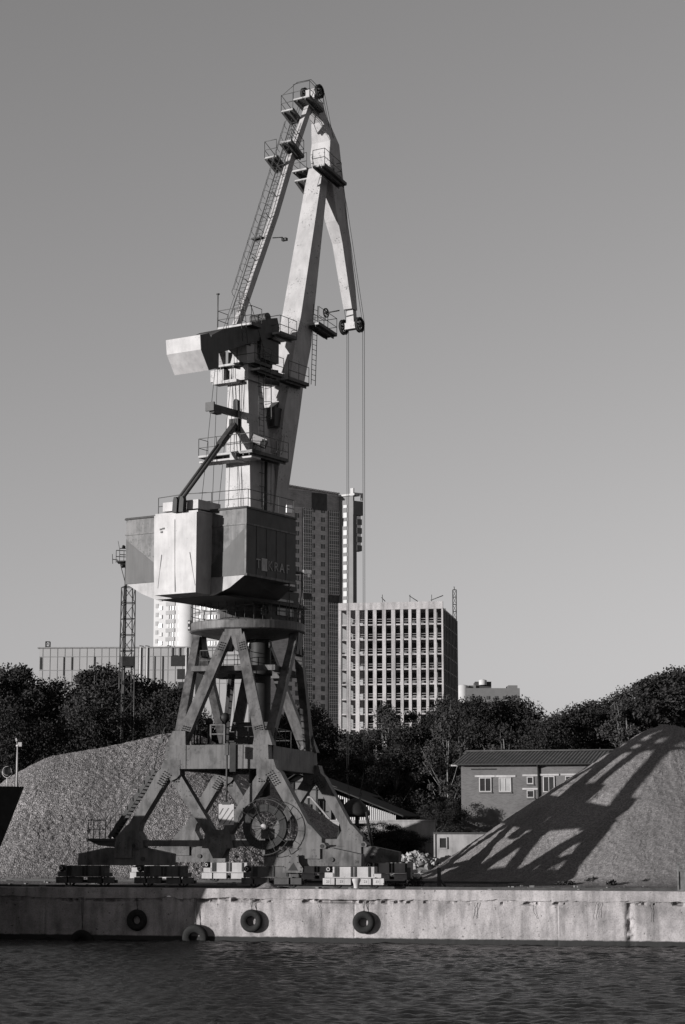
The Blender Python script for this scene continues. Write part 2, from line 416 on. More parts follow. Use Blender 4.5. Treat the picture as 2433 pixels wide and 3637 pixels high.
# ------------------------------------------------------------------ quay wall
quay = empty('quay_wall', Q(0, 0.3, WATER), 'long weathered concrete quay wall above the water, stained and cracked under its coping', 'wall')
us = np.concatenate([np.arange(-110, -26, 2.0), np.arange(-26, 26, 0.07), np.arange(26, 110.1, 2.0)])
zs = np.concatenate([np.linspace(-3.4, -0.75, 34), np.linspace(-0.72, -0.36, 14)])
uu, zz = np.meshgrid(us, zs, indexing='ij')
dep = 0.03 * fbm(uu * 0.8, zz * 1.2, 3, 5) + 0.02 * fbm(uu * 5, zz * 5, 8, 2)
edge = -0.52 + 0.10 * fbm(uu * 0.35, uu * 0 + 3, 17, 3)
band = np.exp(-((zz - edge + .03) / 0.085) ** 2)
chip = np.clip((.55 * vnoise(uu * 6.3, zz * 7, 21) + .6 * vnoise(uu * 1.7, zz * 3, 22) + .7 * vnoise(uu * 0.33, zz * 0.1, 6) - 0.74) * 3.0, 0, 1)
dep = dep + band * chip * 0.28
uj = (at_plane(2238, 3260, Q(0, 0), QV) - Q0).dot(QU) + 0.25 * fbm(zz * 2.2, uu * 0 + 1, 9, 3)
dep = dep + np.exp(-((uu - uj) / 0.16) ** 2) * (0.02 + 0.22 * vnoise(uu * 7, zz * 5, 2)) * (zz < -0.5)
for ju, dj in ((-15.5, 0.03), (0.6, 0.03), (10.6, 0.025), (19.5, 0.03)):
    dep = dep + np.exp(-((uu - ju - 0.05 * fbm(zz * 3, uu * 0 + ju, 4, 2)) / 0.05) ** 2) * dj * (vnoise(zz * 1.4, uu * 0 + ju, 3) > 0.35)
P = np.array(Q0)[None] + uu.ravel()[:, None] * np.array(QU)[None] + dep.ravel()[:, None] * np.array(QV)[None]
P[:, 2] = zz.ravel()
np_mesh('wall_face', P, grid_faces(len(us), len(zs)), 'quay', parent=quay, smooth=False)
zs2 = np.linspace(0, 1, 9)
uu, tt = np.meshgrid(us, zs2, indexing='ij')
low = -0.46 + 0.10 * fbm(uu * 0.35, uu * 0 + 3, 17, 3) + 0.30 * np.maximum(0.0, fbm(uu * 0.9, uu * 0 + 7, 31, 5)) + 0.05 * fbm(uu * 4.5, uu * 0, 37, 2)
zz = low * (1 - tt) + (0.05 + 0.012 * fbm(uu * 0.3, uu * 0, 2, 2)) * tt
dep = -0.07 + 0.035 * fbm(uu * 0.9, tt * 2, 14, 4)
topu, topd = us, np.linspace(0.0, 0.9, 5)[1:]
P1 = np.stack([uu, dep, zz], -1)
top = np.stack([np.repeat(us[:, None], 4, 1), np.repeat(topd[None], len(us), 0), 0.05 + 0.012 * fbm(np.repeat(us[:, None], 4, 1), np.repeat(topd[None], len(us), 0) * 0, 2, 2)], -1)
bot = np.stack([us, us * 0 + 0.3, low[:, 0]], -1)[:, None]
A = np.concatenate([bot, P1, top], 1)
P = np.array(Q0)[None] + A[..., 0].ravel()[:, None] * np.array(QU)[None] + A[..., 1].ravel()[:, None] * np.array(QV)[None]
P[:, 2] = A[..., 2].ravel()
np_mesh('coping', P, grid_faces(len(us), A.shape[1]), 'coping', parent=quay, smooth=False)
wi = MB()                                                # bent reinforcement wires hanging out under the coping
for px in (1688, 1699, 1893, 2120, 2131, 2312, 1128):
    p = at_plane(px, 3205, Q(0, -0.09), QV); pts = [p]
    for k in range(4):
        p = p + V((random.uniform(-.1, .1), 0, -random.uniform(.12, .3))); pts.append(p)
    wi.tube(pts, 0.009, 4)
wi.build('reinforcement_wire', 'black', quay)
rl = MB()                                                # crane rails with their sleepers' strip
for v in (2.48, 12.98):
    rl.box(Q(0, v, 0.06), QU * 110, QV * 0.035, UP * 0.06); rl.box(Q(0, v, 0.015), QU * 110, QV * 0.12, UP * 0.012)
tag(rl.build('rails', 'steel', org=Q(0, 2.48, 0)), kind='structure')

# ------------------------------------------------------------------ tyre fenders
def tyre(px, py, ro, ri, width, label, lean=0.0, rope=True, yaw=0.0):
    c = at_plane(px, py, Q(0, 0.0 - width / 2), QV); ax = (QV + QU * yaw + UP * lean).normalized()
    t = empty('tyre_fender', c, label, 'tyre', 'tyres hung along the quay wall')
    b = MB(); h = width / 2; prof = [(ri, -h * 0.55), (ri + 0.05, -h * 0.8), (ro - 0.12, -h), (ro - 0.03, -h * 0.75), (ro, -h * 0.3), (ro, h * 0.3), (ro - 0.03, h * 0.75), (ro - 0.12, h), (ri + 0.05, h * 0.8), (ri, h * 0.55),
                           (ri + 0.06, h * 0.4), (ro - 0.10, 0), (ri + 0.06, -h * 0.4), (ri, -h * 0.55)]
    b.lathe(c, ax, prof, 36); b.build('tyre', 'tyre', t)
    if rope:
        r_ = MB(); top = Q((c - Q0).dot(QU), -0.13, -0.42)
        r_.tube([c + UP * (ro - 0.1) + QV * -0.02, c.lerp(top, 0.6) + QU * 0.03 + UP * 0.15, top + QU * 0.02], 0.014, 5)
        r_.tube([c + UP * (ro - 0.1) + QU * 0.06, c.lerp(top, 0.6) - QU * 0.04 + UP * 0.15, top - QU * 0.05], 0.014, 5); r_.build('hanging_rope', 'rope', t)
    return t
tyre(893, 3271, 0.56, 0.24, 0.34, 'tyre fender hanging clear of the water at the start of the sunlit wall')
tyre(1292, 3276, 0.55, 0.22, 0.34, 'tyre fender hanging clear of the water below the white bollard', yaw=-0.06)
tyre(486, 3268, 0.53, 0.20, 0.32, 'tyre fender hanging clear of the water on the shaded wall', yaw=0.05)
tyre(693, 3330, 0.66, 0.28, 0.36, 'tyre fender half sunk in the water at the shadow edge', lean=0.15)
tyre(290, 3345, 0.60, 0.26, 0.34, 'dark tyre fender half sunk in the water in deep shade', lean=0.15)

# ------------------------------------------------------------------ the portal crane
CC = V((-5.235, 108.1, 0)); PH = R(32.0)
J = V((math.sin(PH), math.cos(PH), 0)); W = V((math.cos(PH), -math.sin(PH), 0))
def jw(px, py, w):                       # pixel -> point of the vertical jib plane shifted sideways by w
    return at_plane(px, py, CC + W * w, W)
def C(j, w, z): return CC + J * j + W * w + UP * z
def jz(px, py, w):
    p = jw(px, py, w); return (p - CC).dot(J), p.z
def PQ(u, v, z): return CC + QU * u + QV * v + UP * z
VF = 5.25
def uz(px, py, v=-VF):
    p = at_plane(px, py, CC + QV * v, QV); return ((p - CC).dot(QU), p.z)
crane = empty('portal_crane', CC, 'tall level-luffing harbour crane on a steel portal, pale jib, standing on the quay', 'crane')

def bolts(b, c, ex, ey, n, nx, ny, dx, dy, mi=1):
    for i in range(nx):
        for k in range(ny):
            p = c + ex * ((i - (nx - 1) / 2) * dx) + ey * ((k - (ny - 1) / 2) * dy)
            b.lathe(p, n, [(0.036, 0), (0.036, 0.04), (0.001, 0.045)], 6, mi, False)

def frame_poly(b, pix, v0, v1, mirror=False, mi=0):
    poly = [uz(x, y) for x, y in pix]
    if mirror: poly = [(-u, z) for u, z in poly][::-1]
    b.prism([PQ(u, v0, z) for u, z in poly], QV * (v1 - v0), mi)

LEG = [(566, 2745), (608, 2757), (505, 2928), (500, 2952), (516, 2982), (518, 3012), (420, 3012), (420, 2975), (458, 2932), (468, 2926)]
GUS = [(590, 2700), (648, 2700), (648, 2752), (637, 2765), (615, 2776), (608, 2757), (566, 2745), (580, 2732)]
BRA = [(612, 2772), (648, 2752), (772, 2960), (745, 2977)]
u_c = (uz(448, 3000)[0] - uz(1112, 3000)[0]) / 2   # half base
zb0, zb1 = uz(770, 2731)[1], uz(770, 2647)[1]
UB = 2.70
z_tie0, z_tie1 = uz(640, 3006)[1], uz(640, 2984)[1]
for v, txt in ((-VF, None), (VF, None)):
    fr = [v - 0.42, v + 0.42]
    for mir in (False, True):
        b = MB(); frame_poly(b, LEG, v - 0.45, v + 0.45, mir)
        frame_poly(b, GUS, v - 0.47, v + 0.47, mir)
        s = 1 if mir else -1
        # bolt fields of the flange plates
        cu, cz = uz(592, 2768); d1 = (V((uz(505, 2928)[0], 0, uz(505, 2928)[1])) - V((uz(608, 2757)[0], 0, uz(608, 2757)[1]))).normalized()
        ey = QU * (d1.x * -s) + UP * d1.z; ex = ey.cross(QV)
        bolts(b, PQ(-s * -1 * abs(cu) if False else s * abs(cu), v - 0.47, cz), ex, ey, -QV, 4, 6, 0.13, 0.14)
        b.build('leg', ['portal', 'bolt'], crane)
        b = MB(); frame_poly(b, BRA, v - 0.36, v + 0.36, mir)
        cu, cz = uz(632, 2768); bolts(b, PQ(s * abs(cu), v - 0.36, cz), QU, UP, -QV, 3, 3, 0.13, 0.13)
        b.build('brace', ['portal', 'bolt'], crane)
    b = MB(); b.hexa([PQ(-UB, v - .45, zb0), PQ(UB, v - .45, zb0), PQ(UB, v + .45, zb0), PQ(-UB, v + .45, zb0),
                      PQ(-UB + .06, v - .45, zb1), PQ(UB - .06, v - .45, zb1), PQ(UB - .06, v + .45, zb1), PQ(-UB + .06, v + .45, zb1)])
    for u in (-1.75, 0.4, 1.3): b.box(PQ(u, v - .45, (zb0 + zb1) / 2), QU * 0.015, QV * 0.03, UP * (zb1 - zb0) / 2 * 0.98)
    b.build('portal_beam', 'portal', crane)
    b = MB(); b.box(PQ(0, v, (z_tie0 + z_tie1) / 2), QU * (u_c * -1 if u_c < 0 else u_c), QV * 0.25, UP * (z_tie1 - z_tie0) / 2); b.build('tie_beam', 'portal', crane)
    b = MB(); poly = [(-.62, 2.95), (.62, 2.95), (.85, 2.02), (.5, 2.0), (.24, 1.5), (-.24, 1.5), (-.5, 2.0), (-.85, 2.02)]
    b.prism([PQ(u, v - .40, z) for u, z in poly], QV * 0.8); b.build('node_plate', 'portal', crane)
for s in (-1, 1):
    b = MB(); b.hexa([PQ(s * UB - .42, -VF + .45, zb0), PQ(s * UB + .42 * 0, -VF + .45, zb0), PQ(s * UB, VF - .45, zb0), PQ(s * UB - .42, VF - .45, zb0),
                      PQ(s * UB - .42, -VF + .45, zb1 - .02), PQ(s * UB, -VF + .45, zb1 - .02), PQ(s * UB, VF - .45, zb1 - .02), PQ(s * UB - .42, VF - .45, zb1 - .02)])
    b.build('portal_beam', 'portal', crane)

# ring and slewing bearing
z_rb = at_y(877, 2247, 108.1).z; z_rt = z_rb + 0.40; RR = 3.18
b = MB()
b.lathe(CC + UP * z_rb, UP, [(0.6, -0.42), (1.5, -0.42), (RR - 0.08, -0.06), (RR, 0.0), (RR, 0.40), (RR - 0.05, 0.44), (0.6, 0.44)], 72, 0, False)
ring = b.build('slewing_ring', 'portal', crane)
b = MB(); n = 40; railing(b, [CC + UP * (z_rt + .02) + V((math.cos(2 * math.pi * k / n), math.sin(2 * math.pi * k / n), 0)) * (RR - 0.06) for k in range(n)], 1.0, 0.02, True, 2.0); b.build('ring_handrail', 'rail', ring)
b = MB(); b.lathe(CC + UP * z_rt, UP, [(1.75, 0.0), (1.75, 0.25), (1.55, 0.25), (1.55, 1.6), (1.9, 1.6), (1.9, 1.75), (0.1, 1.75)], 48); b.build('bearing_drum', 'portal_dull', crane)
b = MB(); fp = at_plane(691, 2222, CC + QV * -1.4, QV); fp = CC + (V((fp.x, fp.y, 0)) - V((CC.x, CC.y, 0))).normalized() * (RR + 0.05) + UP * fp.z
b.box(fp, QU * 0.09, QV * 0.05, UP * 0.28); b.lathe(fp - QV * .05 + UP * .15, -QV, [(0.07, 0), (0.07, 0.04), (0.001, 0.04)], 12, 1); b.lathe(fp - QV * .05 - UP * .15, -QV, [(0.07, 0), (0.07, 0.04), (0.001, 0.04)], 12, 1)
b.build('ring_lamp', ['black', 'white'], ring)

# eight upper legs, zig-zag from the beam corners to four heads under the ring
heads = [PQ(0, -2.75, z_rb - .35), PQ(-2.75, 0, z_rb - .35), PQ(0, 2.75, z_rb - .35), PQ(2.75, 0, z_rb - .35)]
feet = {(-1, -1): PQ(-UB + .38, -VF + .1, zb1), (1, -1): PQ(UB - .38, -VF + .1, zb1), (-1, 1): PQ(-UB + .38, VF - .1, zb1), (1, 1): PQ(UB - .38, VF - .1, zb1)}
pairs = [((-1, -1), 0, 1), ((1, -1), 0, -1), ((-1, -1), 1, -1), ((-1, 1), 1, 1), ((1, -1), 3, 1), ((1, 1), 3, -1), ((-1, 1), 2, -1), ((1, 1), 2, 1)]
for f, h, sgn in pairs:
    p, q = feet[f].copy(), heads[h].copy()
    if h in (0, 2): q += QU * (0.33 if f[0] > 0 else -0.33); side = QU; p += QU * 0.12 * -f[0]
    else: q += QV * (0.33 if f[1] > 0 else -0.33); side = QV; p += QV * -0.35 * f[1] + QU * 0.1 * f[0]
    b = MB(); b.beam(p, q, 0.62, 0.46, side, 0.50, 0.40)
    d = (q - p).normalized(); nrm = (-QV if h in (0, 2) else -QU)
    a = (side - d * side.dot(d)).normalized(); nn = d.cross(a); nn = nn if nn.dot(-QV) > 0 else -nn
    if h != 2: bolts(b, p + d * 0.75 + nn * 0.235, a, d, nn, 4, 5, 0.12, 0.12)
    bolts(b, q - d * 0.85 + nn * 0.205, a, d, nn, 3, 4, 0.12, 0.14)
    b.build('upper_leg', ['portal', 'bolt'], crane)
for k, h in enumerate(heads):
    sd_ = QU if k in (0, 2) else QV; dp = QV if k in (0, 2) else QU
    b = MB(); poly = [(-.62, -.9), (-.14, -.9), (0, -.55), (.14, -.9), (.62, -.9), (.44, .35), (-.44, .35)]
    out = -0.27 if k in (0, 1) else 0.27
    tl = dp * (0.10 if k in (0, 1) else -0.10)
    b.prism([h + sd_ * x + UP * y - dp * 0.27 + tl * (-y if y < 0 else 0) for x, y in poly], dp * 0.54); b.build('leg_head', 'portal', crane)
for f, p in feet.items():
    b = MB(); b.hexa([p + QU * x * .52 + QV * y * .42 - UP * .02 for x, y in ((-1, -1), (1, -1), (1, 1), (-1, 1))] + [p + QU * (x * .34 - f[0] * .1) + QV * (y * .3 - f[1] * .05) + UP * .75 for x, y in ((-1, -1), (1, -1), (1, 1), (-1, 1))])
    b.build('leg_shoe', 'portal', crane)
# mid-height bracing and walkway, central shaft
zm = at_plane(700, 2380, CC + QU * -2, QV).z
zm = at_y(760, 2382, 107).z
b = MB()
for v in (-2.9, 2.9): b.box(PQ(0, v, zm), QU * 2.2, QV * .12, UP * .14)
for u in (-2.2, 2.2): b.box(PQ(u, 0, zm), QU * .12, QV * 3.0, UP * .14)
b.box(PQ(-.9, -.6, zm - .12), QU * 1.3, QV * 1.5, UP * .05)
b.build('bracing_frame', 'portal', crane)
b = MB(); railing(b, [PQ(-2.1, -2.0, zm), PQ(.5, -2.0, zm), PQ(.5, 1.0, zm), PQ(-2.1, 1.0, zm)], 1.05, .022); b.build('handrail', 'rail', crane)
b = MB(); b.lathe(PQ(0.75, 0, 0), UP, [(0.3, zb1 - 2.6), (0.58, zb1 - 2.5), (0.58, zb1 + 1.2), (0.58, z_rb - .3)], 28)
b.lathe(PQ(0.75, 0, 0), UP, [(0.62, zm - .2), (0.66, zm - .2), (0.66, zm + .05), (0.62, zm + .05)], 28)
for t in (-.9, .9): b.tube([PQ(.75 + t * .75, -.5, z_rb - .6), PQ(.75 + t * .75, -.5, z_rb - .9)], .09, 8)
b.build('central_shaft', 'black', crane)  # the shaft's shade is put into its black colour
zp = zb1 + 0.02
b = MB(); b.box(PQ(0, 0, zp - .06), QU * (UB - .45), QV * 4.75, UP * .05); b.build('deck_plate', 'steel', crane)
b = MB(); b.box(PQ(0.9, -1.6, zp + .62), QU * .95, QV * .8, UP * .62); b.box(PQ(.9, -1.6, zp + 1.28), QU * 1.0, QV * .85, UP * .03); b.build('switch_cabinet', 'house_dark', crane)
b = MB(); railing(b, [PQ(-.2, -2.9, zp), PQ(1.9, -2.9, zp), PQ(1.9, 2.5, zp), PQ(-1.9, 2.5, zp)], 1.05, .022)
railing(b, [PQ(.1, .6, zp + 1.25), PQ(1.5, .6, zp + 1.25), PQ(1.5, -.5, zp + 1.25)], 1.2, .022)
b.tube([PQ(.85, .6, zp), PQ(.85, .6, zp + 3.9)], .035, 5); b.build('handrail', 'rail', crane)
b = MB()                                                   # light door frame standing on the deck
pf0 = at_plane(748, 2645, CC + QV * -4.4, QV); pf1 = at_plane(797, 2582, CC + QV * -4.4, QV)
u0, u1 = (pf0 - CC).dot(QU), (pf1 - CC).dot(QU)
for u in (u0, u1): b.box(PQ(u, -4.4, zp + .55), QU * .04, QV * .04, UP * .55)
for z in (zp + .05, zp + 1.08, zp + .6): b.box(PQ((u0 + u1) / 2, -4.4, z), QU * (u1 - u0) / 2, QV * .03, UP * .035)
b.build('gate_frame', 'portal', crane)
for px, py, r in ((799, 2549, .27), (743, 2564, .22)):
    p = at_plane(px, py, CC + QV * -3.6, QV); b = MB()
    b.lathe(p, UP, [(0.001, r), (r * .5, r * .87), (r * .87, r * .5), (r, 0), (r * .87, -r * .5), (r * .5, -r * .8), (r * .4, -r)], 18)
    b.tube([p - UP * r, V((p.x, p.y, zp))], .08, 8); b.build('deck_motor', 'black', crane)
b = MB()                                                   # hoses and stubs behind the front beam
for px in (806, 832, 845, 868, 735, 725):
    p = at_plane(px, 2640, CC + QV * -4.7, QV); b.tube([p, p - UP * random.uniform(.5, 1.3), p - UP * 1.4 + QU * random.uniform(-.2, .2)], .05, 6)
for px in (690, 700, 712): p = at_plane(px, 2645, CC + QV * -3.9, QV); b.tube([p, p + UP * random.uniform(.7, 1.6)], .04, 6)
p = at_plane(775, 2646, CC + QV * -4.7, QV); b.beam(p - QU * 1.3, p + QU * 1.6, .08, .08, QV); p = at_plane(700, 2643, CC + QV * -3.9, QV); b.beam(p - QU * .3, p + QU * 1.5, .06, .06, QV); b.beam(p + QU * 1.2, p + QU * 1.2 - QV * .8, .06, .06, UP); b.build('cable_bundle', 'black', crane)
b = MB(); pk = uz(836, 2690); b.box(PQ(pk[0], -VF - .50, pk[1]), QU * .16, QV * .04, UP * .75); b.build('cable_chute', 'black', crane)

# inside stair from deck to ring
b = MB(); p, q = PQ(-1.7, 1.6, zp), PQ(-.6, -.9, zm)
for s_ in (-.32, .32): b.beam(p + QV * s_, q + QV * s_, .05, .2, QV)
for k in range(12): b.box(p.lerp(q, (k + .5) / 12), QU * .11, QV * .3, UP * .015)
b.build('inner_stair', 'steel', crane)

# balancers, bogies, wheels
def bogie(parent_, uc, vc, mat, plates):
    bg_ = MB(); z0, z1 = .58, 1.10
    bg_.box(PQ(uc, vc, (z0 + z1) / 2), QU * 1.07, QV * .42, UP * (z1 - z0) / 2)
    for du in (-.92, -.80, -.08, .10, .82): bg_.box(PQ(uc + du * 1.0, vc - .425, (z0 + z1) / 2 + .01), QU * .055, QV * .03, UP * (z1 - z0) / 2 * .95, 1)
    bg_.box(PQ(uc, vc - .05, .57), QU * 1.12, QV * .5, UP * .02)
    for du, ww in ((-1.28, .3), (-.52, .38), (.52, .38), (1.28, .28)):
        bg_.box(PQ(uc + du, vc - .30, .37), QU * ww, QV * .12, UP * .16)
    bg_.box(PQ(uc - 1.22, vc - .28, .68), QU * .26, QV * .14, UP * .13); bg_.box(PQ(uc + 1.22, vc - .28, .66), QU * .2, QV * .14, UP * .1)
    bg_.box(PQ(uc, vc, .30), QU * 1.62, QV * .12, UP * .08, 1)
    o = bg_.build('bogie', [mat, 'black'], crane)
    for du in (-.95, .95):
        w_ = MB(); wheel(w_, PQ(uc + du, vc, .33), QV, .30, .07, .16, 6, .10); w_.build('wheel', 'black', o)
    m_ = MB(); m_.lathe(PQ(uc - 1.28, vc - .28, .98), -QV, [(.001, .22), (.13, .2), (.17, .12), (.17, -.2), (.001, -.22)], 18, 0, False); m_.lathe(PQ(uc - 1.28, vc - .51, .98), -QV, [(.06, 0), (.09, 0), (.09, .03), (.06, .03)], 16, 1, False)
    m_.build('drive_motor', ['black', 'white'], o)
    if plates:
        for du, tx in ((-1.32, '23'), (-.62, '23'), (.62, '23'), (1.22, '23')):
            pl = MB(); pl.box(PQ(uc + du, vc - .425, .37), QU * .13, QV * .006, UP * .13); pp = pl.build('number_plate', 'white', o)
            text_mesh(tx, .17, PQ(uc + du, vc - .433, .31), QU, UP, .002, 'black', o, 'number')
    return o
AL = abs(u_c)
for v in (-VF, VF):
    for s in (-1, 1):
        uc = s * AL; b = MB(); z = [1.13, 1.72, 2.03]
        poly = [(-2.55, z[0]), (2.52, z[0]), (2.54, z[1]), (1.02, z[2]), (-1.0, z[2]), (-2.52, z[1])]
        b.prism([PQ(uc + u, v - .40, zz_) for u, zz_ in poly], QV * .8)
        for du in (-1.0, 1.0): b.lathe(PQ(uc + du * 1.0, v - .40, 1.46), -QV, [(.115, 0), (.115, .07), (.001, .07)], 16, 1, False)
        bal = b.build('balancer', ['portal', 'steel'], crane)
        lit = (s > 0 and v < 0)
        for du in (-2.13, 2.13):
            bogie(crane, uc + du + (.6 if v > 0 and s < 0 else 0), v, 'bogie_white' if (v > 0 or (lit and du > 0)) else 'portal_dull', lit and du > 0)  # front bogies in shade get a darker paint than the lit ones
        if s < 0 and v > 0:                                # the painted mark on the far left balancer
            zc = 1.50; ux = at_plane(656, 3024, CC + QV * (v - .41), QV); uu_ = (ux - CC).dot(QU); zc = ux.z
            text_mesh('CI\u2022', .32, PQ(uu_, v - .408, zc - .12), QU, UP, .003, 'black', bal, 'painted_mark')
            sw = MB(); k = [(-.45, -.24), (.05, -.24), (.24, -.08), (.36, .22), (.62, .27), (.62, .33), (.28, .31), (.15, 0), (.02, -.20), (-.45, -.215)]
            sw.prism([PQ(uu_ + .1 + a, v - .403, zc + c_) for a, c_ in k], QV * -.006); sw.build('painted_swoosh', 'black', bal)
        if lit:
            text_mesh('24', .2, PQ(uc + 2.30, v - .408, 1.28), QU, UP, .003, 'black', bal, 'number')
        ft = MB(); ft.prism([PQ(uc + u, v - .5, zz_) for u, zz_ in ((-.55, 1.5), (.42, 1.5), (.42, 2.0), (.7, 2.0), (.74, 2.12), (.62, 2.28), (.3, 2.35), (-.5, 2.35))], QV * 1.0)
        ft.lathe(PQ(uc + .52, v - .50, 2.13), -QV, [(.10, .0), (.10, .02), (.001, .02)], 14, 1, False)
        ft.build('leg_foot', ['portal', 'black'], crane)

# stair and landing on the upstream leg
b = MB(); l0 = PQ(uz(322, 2978)[0], -VF, uz(322, 2978)[1]); l1u = uz(420, 2978)[0]
b.box(PQ((uz(322, 2978)[0] + l1u) / 2, -VF, l0.z - .06), QU * (l1u - uz(322, 2978)[0]) / 2, QV * .5, UP * .06)
b.prism([PQ(uz(322, 2978)[0], -VF - .4, l0.z - .1), PQ(l1u, -VF - .4, l0.z - .1), PQ(l1u, -VF - .4, l0.z - .45), PQ(uz(360, 2978)[0], -VF - .4, l0.z - .35)], QV * .1)
land = b.build('landing', 'steel', crane)
b = MB(); ul = uz(322, 2978)[0]
railing(b, [PQ(ul + .65, -VF - .45, l0.z), PQ(ul, -VF - .45, l0.z), PQ(ul, -VF + .45, l0.z), PQ(ul + .65, -VF + .45, l0.z)], .95, .025, step=.8)
for dv in (-.45, .45): b.tube([PQ(ul + .02, -VF + dv, l0.z), PQ(ul + .02, -VF + dv, l0.z - 1.4)], .02, 5)
b.build('handrail', 'rail', land)
sp = PQ(uz(398, 2976)[0], -VF - .1, uz(398, 2976)[1]); sq = PQ(uz(556, 2735)[0], -VF - .1, uz(556, 2735)[1])
b = MB()
for dv in (-.38, .38): b.beam(sp + QV * dv, sq + QV * dv, .05, .2, QV)
for k in range(19): b.box(sp.lerp(sq, (k + .5) / 19), QU * .13, QV * .38, UP * .02)
st = b.build('stairway', 'steel', crane)
b = MB()
for dv in (-.42,):
    o = QV * dv
    for hh in (.95, .5): b.tube([sp + o + UP * hh - QU * .2, sq + o + UP * hh - QU * .05, sq + o + UP * (hh + .3) + QU * .5], .02, 5)
    for k in range(8): p = sp.lerp(sq, (k + .3) / 8) + o; b.tube([p, p + UP * .95 - QU * .05], .018, 5)
b.tube([sq + QU * -.1, sq + UP * 1.2 + QU * .1, sq + UP * 2.2 + QU * .45], .03, 5); b.box(sq + UP * 1.5 + QU * .25, QU * .12, QV * .1, UP * .12)
b.build('handrail', 'rail', st)

# cable reel on the front frame
rc = at_plane(938, 2937, CC + QV * (-VF - 1.0), QV)
b = MB(); wheel(b, rc, -QV, 1.42, .024, .03, 12, .13); rr_ = b.build('cable_reel', 'steel', crane)
b = MB(); wheel(b, rc + QV * .55, -QV, 1.5, .025, .03, 8, .14); b.build('rear_flange', 'black', rr_)
b = MB()
for k in range(7): b.tube([rc + QV * (.12 + .05 * (k % 3)) + (QU * math.cos(2 * math.pi * i / 40) + UP * math.sin(2 * math.pi * i / 40)) * (.80 + .055 * k) for i in range(40)], .026, 5, closed=True)
b.lathe(rc + QV * .1, QV, [(.78, 0), (1.14, 0), (1.14, .4), (.78, .4), (.78, 0)], 40, 1, False); b.build('coiled_cable', ['black', 'black'], rr_)
b = MB(); b.lathe(rc, -QV, [(.15, -.3), (.16, .12), (.13, .16), (.001, .17)], 20); b.build('hub', 'white', rr_)
b = MB(); b.box(PQ((rc - CC).dot(QU), -VF - .2, rc.z - .35), QU * .25, QV * .45, UP * .25); b.box(PQ((rc - CC).dot(QU) + .15, -VF, 2.05), QU * .3, QV * .2, UP * .5); b.build('reel_bracket', 'portal_dull', rr_)
b = MB(); tri = [(1003, 3100), (1005, 3085), (1025, 3060), (1026, 3035), (1059, 3035), (1061, 3062), (1076, 3085), (1074, 3100)]
T3 = [at_plane(x, y, CC + QV * (-VF - .75), QV) for x, y in tri]; hole = [at_plane(x, y, CC + QV * (-VF - .75), QV) for x, y in ((1022, 3092), (1042, 3064), (1058, 3092))]
b.prism(T3, QV * .12); b.prism([p - QV * .012 for p in hole], QV * .01, 1)
for p in T3[1:]: b.lathe(p.lerp(sum(T3, V()) / 8, .2), -QV, [(.03, 0), (.03, .02), (.001, .02)], 6, 1, False)
b.build('cable_guide', ['portal', 'black'], crane)

# machinery house
h, r, Lh = 3.94, 5.85, 4.64
nR = C(-r, h, 0); zt = at_plane(870, 1803, nR, J).z; zb = at_plane(870, 2041, nR, J).z; zband = at_plane(870, 1859, nR, J).z
hb = MB()
def rect(j0, j1, w0, w1, z): return [C(j0, w0, z), C(j0, w1, z), C(j1, w1, z), C(j1, w0, z)]
hb.loft([rect(-r, -r + Lh, -h, h, zb), rect(-r, -r + Lh, -h, h, zt)])
house = hb.build('machinery_house', 'house', crane)
def panel(poly, mat, name, parent=house, off=.02, th=.03, ax=J):
    q = MB(); q.prism([p - ax * off for p in poly], -ax * th); return q.build(name, mat, parent)
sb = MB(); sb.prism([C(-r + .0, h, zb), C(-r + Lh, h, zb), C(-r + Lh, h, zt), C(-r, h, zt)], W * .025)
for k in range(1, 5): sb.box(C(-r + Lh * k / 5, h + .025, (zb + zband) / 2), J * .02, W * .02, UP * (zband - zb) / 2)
sb.build('side_wall', 'house_shade', house)  # unlit side coloured darker than the rest of the house
sb = MB(); zs_ = zb + .62                                    # dark painted diagonals and the dull lower band, both rear panels
sb.prism([C(-r, h - .02, zband - .15), C(-r, 1.75, zs_), C(-r, 1.35, zs_), C(-r, 1.35, zb + .01), C(-r, h - .02, zb + .01)], -J * .012)
sb.build('painted_diagonal', 'house_dark', house); sb = MB()
sb.prism([C(-r, -h + .02, zband - .3), C(-r, -h + .02, zb + .01), C(-r, -1.35, zb + .01), C(-r, -1.35, zs_), C(-r, -1.45, zs_)], -J * .012)
sb.build('painted_diagonal', 'house_dark', house)
sb = MB()
sb.box(C(-r, 0, zband), W * (h + .05), J * .05, UP * .04); sb.box(C(-r + Lh / 2, h, zband), W * .06, J * Lh / 2, UP * .04)
sb.box(C(-r + .02, h - .02, (zb + zband) / 2), W * .05, J * .05, UP * (zband - zb) / 2)
sb.box(C(-r + Lh / 2, h + .02, zb + .02), W * .06, J * (Lh / 2 + .02), UP * .06)
sb.build('wall_trim', 'house', house)
sb = MB(); sb.loft([rect(-r - .08, -r + Lh + .08, -h - .08, h + .08, zt - .02), rect(-r - .04, -r + Lh + .04, -h - .04, h + .04, zt + .09)]); sb.build('roof', 'steel', house)
sb = MB()
zu = zb - .95
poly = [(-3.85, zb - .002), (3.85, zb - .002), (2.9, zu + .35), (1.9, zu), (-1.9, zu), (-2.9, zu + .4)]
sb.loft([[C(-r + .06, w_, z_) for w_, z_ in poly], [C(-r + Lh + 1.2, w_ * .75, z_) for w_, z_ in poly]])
sb.build('underframe', 'house_dark', house)  # shade of the unlit faces put into a darker colour
sb = MB(); sb.prism([C(-r + .06, w_, z_) for w_, z_ in poly], -J * .02); sb.build('underframe_lit_face', 'cwlow', house)  # thin added plate, paler colour for the sunlit rear face
